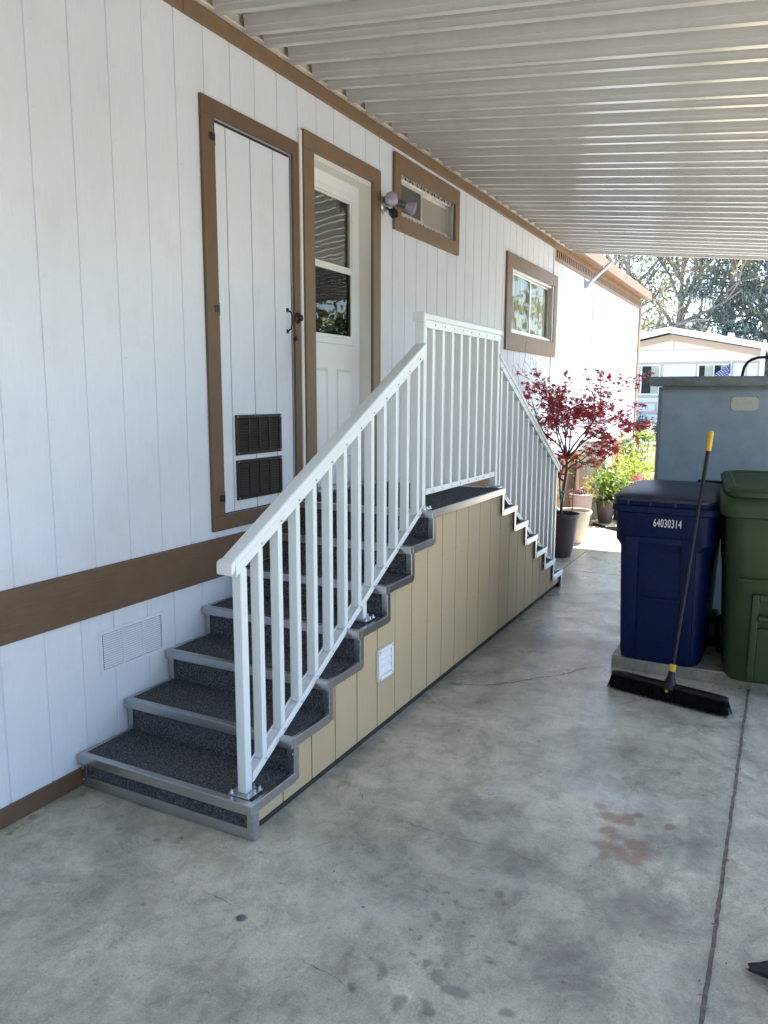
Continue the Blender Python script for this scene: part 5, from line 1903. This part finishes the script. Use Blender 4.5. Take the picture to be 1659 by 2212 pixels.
def bush(name, label, c, dims, n, size, material, seed, templ=OVAL):
    t = thing(name, label, 'bush', c)
    rs = np.random.RandomState(seed)
    lob = [(rs.uniform(-.5, .5), rs.uniform(-.4, .4), rs.uniform(.35, .85), rs.uniform(.28, .5)) for _ in range(9)]
    pts = []
    while len(pts) < n:
        l = lob[rs.randint(9)]
        d = rs.normal(0, 1, 3)
        d /= np.linalg.norm(d)
        r = l[3] * rs.uniform(.55, 1.08)
        p = np.array([l[0] + d[0] * r, l[1] + d[1] * r, l[2] + d[2] * r * .9])
        if p[2] > .02:
            pts.append(p * np.array(dims))
    mb = MB()
    for l in lob:
        mb.tube([(0, 0, 0), (l[0] * dims[0] * .5, l[1] * dims[1] * .5, l[2] * dims[2] * .5), (l[0] * dims[0], l[1] * dims[1], l[2] * dims[2])], [.03, .02, .008], 5, cap=False)
    meshpart(t, 'stems', mb.mesh('stems', M['bark2'], fix=False))
    meshpart(t, 'foliage', leafset(templ, pts, size, rs, material, 'foliage', tilt=1.0), kind='stuff')


bush('round_bush', 'blue-green rounded bush behind the garden wall, left of the dark bush', (-.72, 20.6, .6), (.42, .4, .62), 1500, .07, M['bluebush'], 51)
bush('round_bush', 'dark green bush behind the garden wall against the grey shed edge', (-.20, 20.8, .6), (.34, .4, .52), 1300, .07, M['dleaf'], 52)
bush('low_bush', 'low bright green plants along the top of the garden wall', (-.52, 19.75, .6), (.46, .3, .24), 900, .07, M['gleaf'], 53)

# ================================================================== neighbour's house
HY = 36.0
nh = thing('neighbour_house', 'cream house with white gable roof and pink trim beyond the yard', 'house', (-2.06, HY, .6))
PX, PZ, HWID, SLP = -2.06, 4.67, 3.82, .208
rz = lambda x, d: PZ - SLP * abs(x - PX) - d
x0, x1 = PX - HWID, PX + HWID
part(nh, 'wall', MB().prism([(x0 + .25, .55), (x1 - .25, .55), (x1 - .25, rz(x1 - .25, .30)), (PX, rz(PX, .30)), (x0 + .25, rz(x0 + .25, .30))], HY, HY + 12, 1), M['cream_wall'])
for s in (-1, 1):
    xe = PX + s * (HWID + .15)
    part(nh, 'roof', MB().prism([(PX, PZ), (xe, rz(xe, 0)), (xe, rz(xe, .10)), (PX, rz(PX, .10))], HY - .75, HY + 12.4, 1), M['roofwhite'])
    part(nh, 'fascia', MB().prism([(PX, rz(PX, .02)), (xe, rz(xe, .02)), (xe, rz(xe, .26)), (PX, rz(PX, .26))], HY - .80, HY - .752, 1), M['roofwhite'])
    xi = PX + s * (HWID - .24)
    part(nh, 'soffit_shade', MB().prism([(PX, rz(PX, .27)), (xi, rz(xi, .27)), (xi, rz(xi, .52)), (PX, rz(PX, .52))], HY - .07, HY - .002, 1), M['pinktrim'])  # pink band stands in for the shaded soffit under the overhang
part(nh, 'band_trim', B(x0 + .26, x1 - .26, HY - .05, HY - .002, 3.13, 3.21), M['pinktrim'])
part(nh, 'sheet_joint', B(x0 + .26, x1 - .26, HY - .012, HY - .002, 3.72, 3.74), M['pinktrim'])
for xx in (PX + .12,):
    part(nh, 'sheet_joint', B(xx, xx + .03, HY - .012, HY - .002, 3.745, 4.13), M['pinktrim'])
part(nh, 'lower_panel', B(x0 + .26, x1 - .26, HY - .018, HY - .0022, 1.15, 3.125), M['pale_wall'])
for xx in (-2.40, -.98, .40, .95, 1.42):
    part(nh, 'upright_trim', B(xx, xx + .09, HY - .05, HY - .019, 1.78, 3.128), M['pinktrim'])
part(nh, 'band_trim', B(x0 + .26, x1 - .26, HY - .05, HY - .019, 1.67, 1.775), M['pinktrim'])
for (a, b) in ((-4.6, -2.5), (-2.3, -.2)):
    for r in cut((a, b, 1.0, 1.5), [(a + .08, b - .08, 1.08, 1.42)]):
        part(nh, 'panel_moulding', B(r[0], r[1], HY - .05, HY - .019, r[2], r[3]), M['pinktrim'])
part(nh, 'skirting', B(x0 + .2, x1 - .2, HY - .06, HY - .001, .55, .95), M['pale_wall'])
part(nh, 'band_trim', B(x0 + .2, x1 - .2, HY - .08, HY - .061, .95, 1.0), M['pinktrim'])
for (a, b, m_) in ((-4.05, -2.42, -3.22), (-.90, .395, -.26)):
    w = pivot(nh, 'window')
    fr = MB()
    for r in cut((a, b, 1.80, 3.115), [(a + .06, m_ - .03, 1.86, 3.055), (m_ + .03, b - .06, 1.86, 3.055)]):
        fr.box(r[0], r[1], HY - .075, HY - .02, r[2], r[3])
    part(nh, 'frame', fr, M['roofwhite'], w)
    for (c, d) in ((a + .06, m_ - .03), (m_ + .03, b - .06)):
        part(nh, 'pane', B(c, d, HY - .05, HY - .045, 1.86, 3.055), M['glass'], w)
        part(nh, 'interior', B(c, d, HY - .030, HY - .022, 1.86, 3.055), M['dark'], w)
        part(nh, 'curtain', B(d - .32, d - .02, HY - .042, HY - .034, 1.87, 3.05), M['curtain'], w)
part(nh, 'roof_vent', MB().prism([(.15, 4.12), (.45, 4.06), (.42, 4.40), (.18, 4.42)], HY + .4, HY + .7, 1), M['roofwhite'], bevel=.01)
part(nh, 'roof_vent', MB().tube([(1.62, HY + .3, 3.85), (1.62, HY + .3, 4.08)], .05, 10), M['roofwhite'])
part(nh, 'gutter', B(x1 - .10, x1 + .22, HY - .95, HY + 12, 3.70, 3.82), M['roofwhite'])
part(nh, 'downspout', B(1.535, 1.70, HY - .90, HY - .78, .6, 3.699), M['roofwhite'], bevel=.01)
flg = thing('flag', 'small blue flag with white stars hanging beside the neighbour window', 'flag', (.42, HY - .3, 3.1))
part(flg, 'pole', MB().tube([(.42, HY - .02, 2.55), (.42, HY - .30, 3.22)], .018, 8), M['roofwhite'])
fv, ff = [], []
for i in range(9):
    for j in range(7):
        u, v_ = i / 8, j / 6
        fv.append((.40 - .62 * u * (1 - .1 * v_), HY - .30 + .05 * math.sin(u * 7 + v_ * 3), 3.12 - .45 * u - .42 * v_ * (1 - .35 * u)))
for i in range(8):
    for j in range(6):
        ff.append((i * 7 + j, (i + 1) * 7 + j, (i + 1) * 7 + j + 1, i * 7 + j + 1))
part(flg, 'cloth', MB().add(fv, ff), M['flagblue'], smooth=60, fix=False)
stv = MB()
for i in range(6):
    for j in range(4):
        u, v_ = .12 + i * .14 + (.07 if j % 2 else 0), .14 + j * .23
        p = Vector((.40 - .62 * u * (1 - .1 * v_), HY - .315 + .05 * math.sin(u * 7 + v_ * 3), 3.12 - .45 * u - .42 * v_ * (1 - .35 * u)))
        stv.add([p + Vector((r * math.cos(a), -.002, r * math.sin(a))) for a, r in [(math.pi / 2 + math.pi * k / 5, .030 if k % 2 == 0 else .013) for k in range(10)]], [tuple(range(10))])
part(flg, 'stars', stv, M['ink'], kind='stuff', fix=False)

# ================================================================== trees behind
def oak(label, c, height, seed, lean=(0, 0), leaves=500, group='bare trees behind the neighbour house'):
    t = thing('oak_tree', label, 'tree', c, group=group)
    rs = np.random.RandomState(seed)
    tubes, tips = [], []
    spec = [(8, .10, 8, .62, 42, .05), (7, .20, 5, .55, 48, .03), (6, .28, 4, .55, 50, .0), (5, .34, 3, .55, 52, -.01), (4, .36, 0, .5, 50, -.02)]
    grow(rs, (0, 0, 0), (lean[0], lean[1], 1), height * .62, height * .020, 0, spec, tubes, tips)
    meshpart(t, 'trunk', tubes_mesh(tubes, [8, 6, 5, 3, 3], (0, 0, 0), M['bark'], 'trunk', .008))
    k = rs.choice(len(tips), min(leaves, len(tips)), replace=False)
    pts = [tips[i] + Vector(rs.normal(0, .12, 3)) for i in k for _ in range(2)]
    meshpart(t, 'crown', leafset(QUAD, pts, .13, rs, M['oakleaf'], 'crown', tilt=1.0), kind='stuff')


oak('gnarled bare tree just right of the house eave', (-5.2, 42, .6), 14, 61, (.05, 0), 1100)
oak('bare tree leaning right, above the neighbour roof peak', (-3.4, 44, .6), 13, 62, (.12, 0), 1000)
oak('slender bare tree between the leaning tree and the conifer', (-1.6, 46, .6), 14, 63, (.0, 0), 350)
oak('bare tree with yellowish buds at the far left, behind the eave', (-8.0, 47, .6), 13, 64, (.1, 0), 1200)
oak('bare tree showing at the right edge behind the conifers', (2.6, 50, .6), 15, 65, (-.05, 0), 300)


def conifer(label, c, height, seed, n_br=95):
    t = thing('conifer_tree', label, 'tree', c, group='conifers behind the neighbour house')
    rs = np.random.RandomState(seed)
    mb = MB()
    mb.tube([(0, 0, 0), (.05, 0, height * .5), (0, .05, height)], [.24, .15, .03], 8, cap=False)
    pts = []
    for k in range(n_br):
        z = height * (.14 + .84 * (k + rs.rand()) / n_br)
        ln = (1 - z / height) ** .7 * height * .30 * rs.uniform(.6, 1.15) + .3
        a = rs.uniform(0, 2 * math.pi)
        path = []
        for j in range(6):
            u = j / 5
            path.append(Vector((math.cos(a) * ln * u, math.sin(a) * ln * u, z + .25 * ln * u - .45 * ln * u * u)) + Vector(rs.normal(0, .05, 3)))
        mb.tube(path, [.05, .04, .03, .022, .015, .008], 4, cap=False)
        for s_ in range(int(12 * ln)):
            u = rs.uniform(.15, 1)
            q = path[0].lerp(path[-1], u)
            q = Vector((math.cos(a) * ln * u, math.sin(a) * ln * u, z + .25 * ln * u - .45 * ln * u * u))
            sw = Vector((-math.sin(a), math.cos(a), 0)) * rs.normal(0, .22 * ln * (1.1 - .5 * u))
            for _ in range(4):
                pts.append(q + sw + Vector(rs.normal(0, .13, 3)) - Vector((0, 0, abs(sw.length) * .35)))
    meshpart(t, 'trunk', mb.mesh('trunk', M['bark'], smooth=60, fix=False))
    meshpart(t, 'crown', leafset(TRI3, pts, .34, rs, M['conifer'], 'crown', tilt=.9, droop=.5), kind='stuff')


conifer('dark evergreen conifer left of the pair behind the neighbour roof', (-.3, 43, .6), 13, 71)
conifer('dark evergreen conifer at the right edge behind the neighbour roof', (2.0, 44, .6), 14, 72)
bush('treetop_shrub', 'yellow-green leafy shrub showing over the left side of the neighbour roof', (-3.4, 50, .6), (2.6, 1.5, 5.6), 2600, .24, M['lime'], 55)

# out-of-frame trees: some show in the panes, others added to block low sky
rs = np.random.RandomState(77)
pts, pts2 = [], []
spots = [(rs.uniform(14, 20), 12 + 2.4 * k + rs.normal(0, .6), rs.uniform(4, 7)) for k in range(8)]
spots += [(rs.uniform(10, 13), -16 + 2.0 * k + rs.normal(0, .5), rs.uniform(3.0, 4.2)) for k in range(9)]  # unseen row added to block low light on the near wall
spots += [(-12 + 2.2 * k, -20 + rs.normal(0, .8), rs.uniform(4, 6)) for k in range(13)]  # unseen row behind the camera, added to darken near roof and wall
spots += [(5.6 + 1.25 * k + rs.normal(0, .3), 36 + rs.normal(0, 2.0), rs.uniform(6, 10)) for k in range(14)]
for cx, cy, hh in spots:
    dest = pts if cy < 30 else pts2
    for _ in range(420 if cy < 30 else 210):
        d = rs.normal(0, 1, 3)
        d /= np.linalg.norm(d)
        r = rs.uniform(.7, 1.05)
        dest.append((cx + d[0] * r * 1.8, cy + d[1] * r * 1.8, max(.1, hh * .52 + d[2] * r * hh * .52)))
tb = link('offscreen_tree_belt', leafset(QUAD, pts, .5, rs, M['dleaf'], 'offscreen_tree_belt', tilt=1.0), None, 'stuff')
tb['label'] = 'unseen green trees round the driveway, partly added to block low sky'
tb['category'] = 'trees'
tb = link('offscreen_tree_belt', leafset(QUAD, pts2, .36, rs, M['oakleaf'], 'offscreen_tree_belt', tilt=1.0), None, 'stuff')
tb['label'] = 'sunlit golden-green trees further along the lane'
tb['category'] = 'trees'
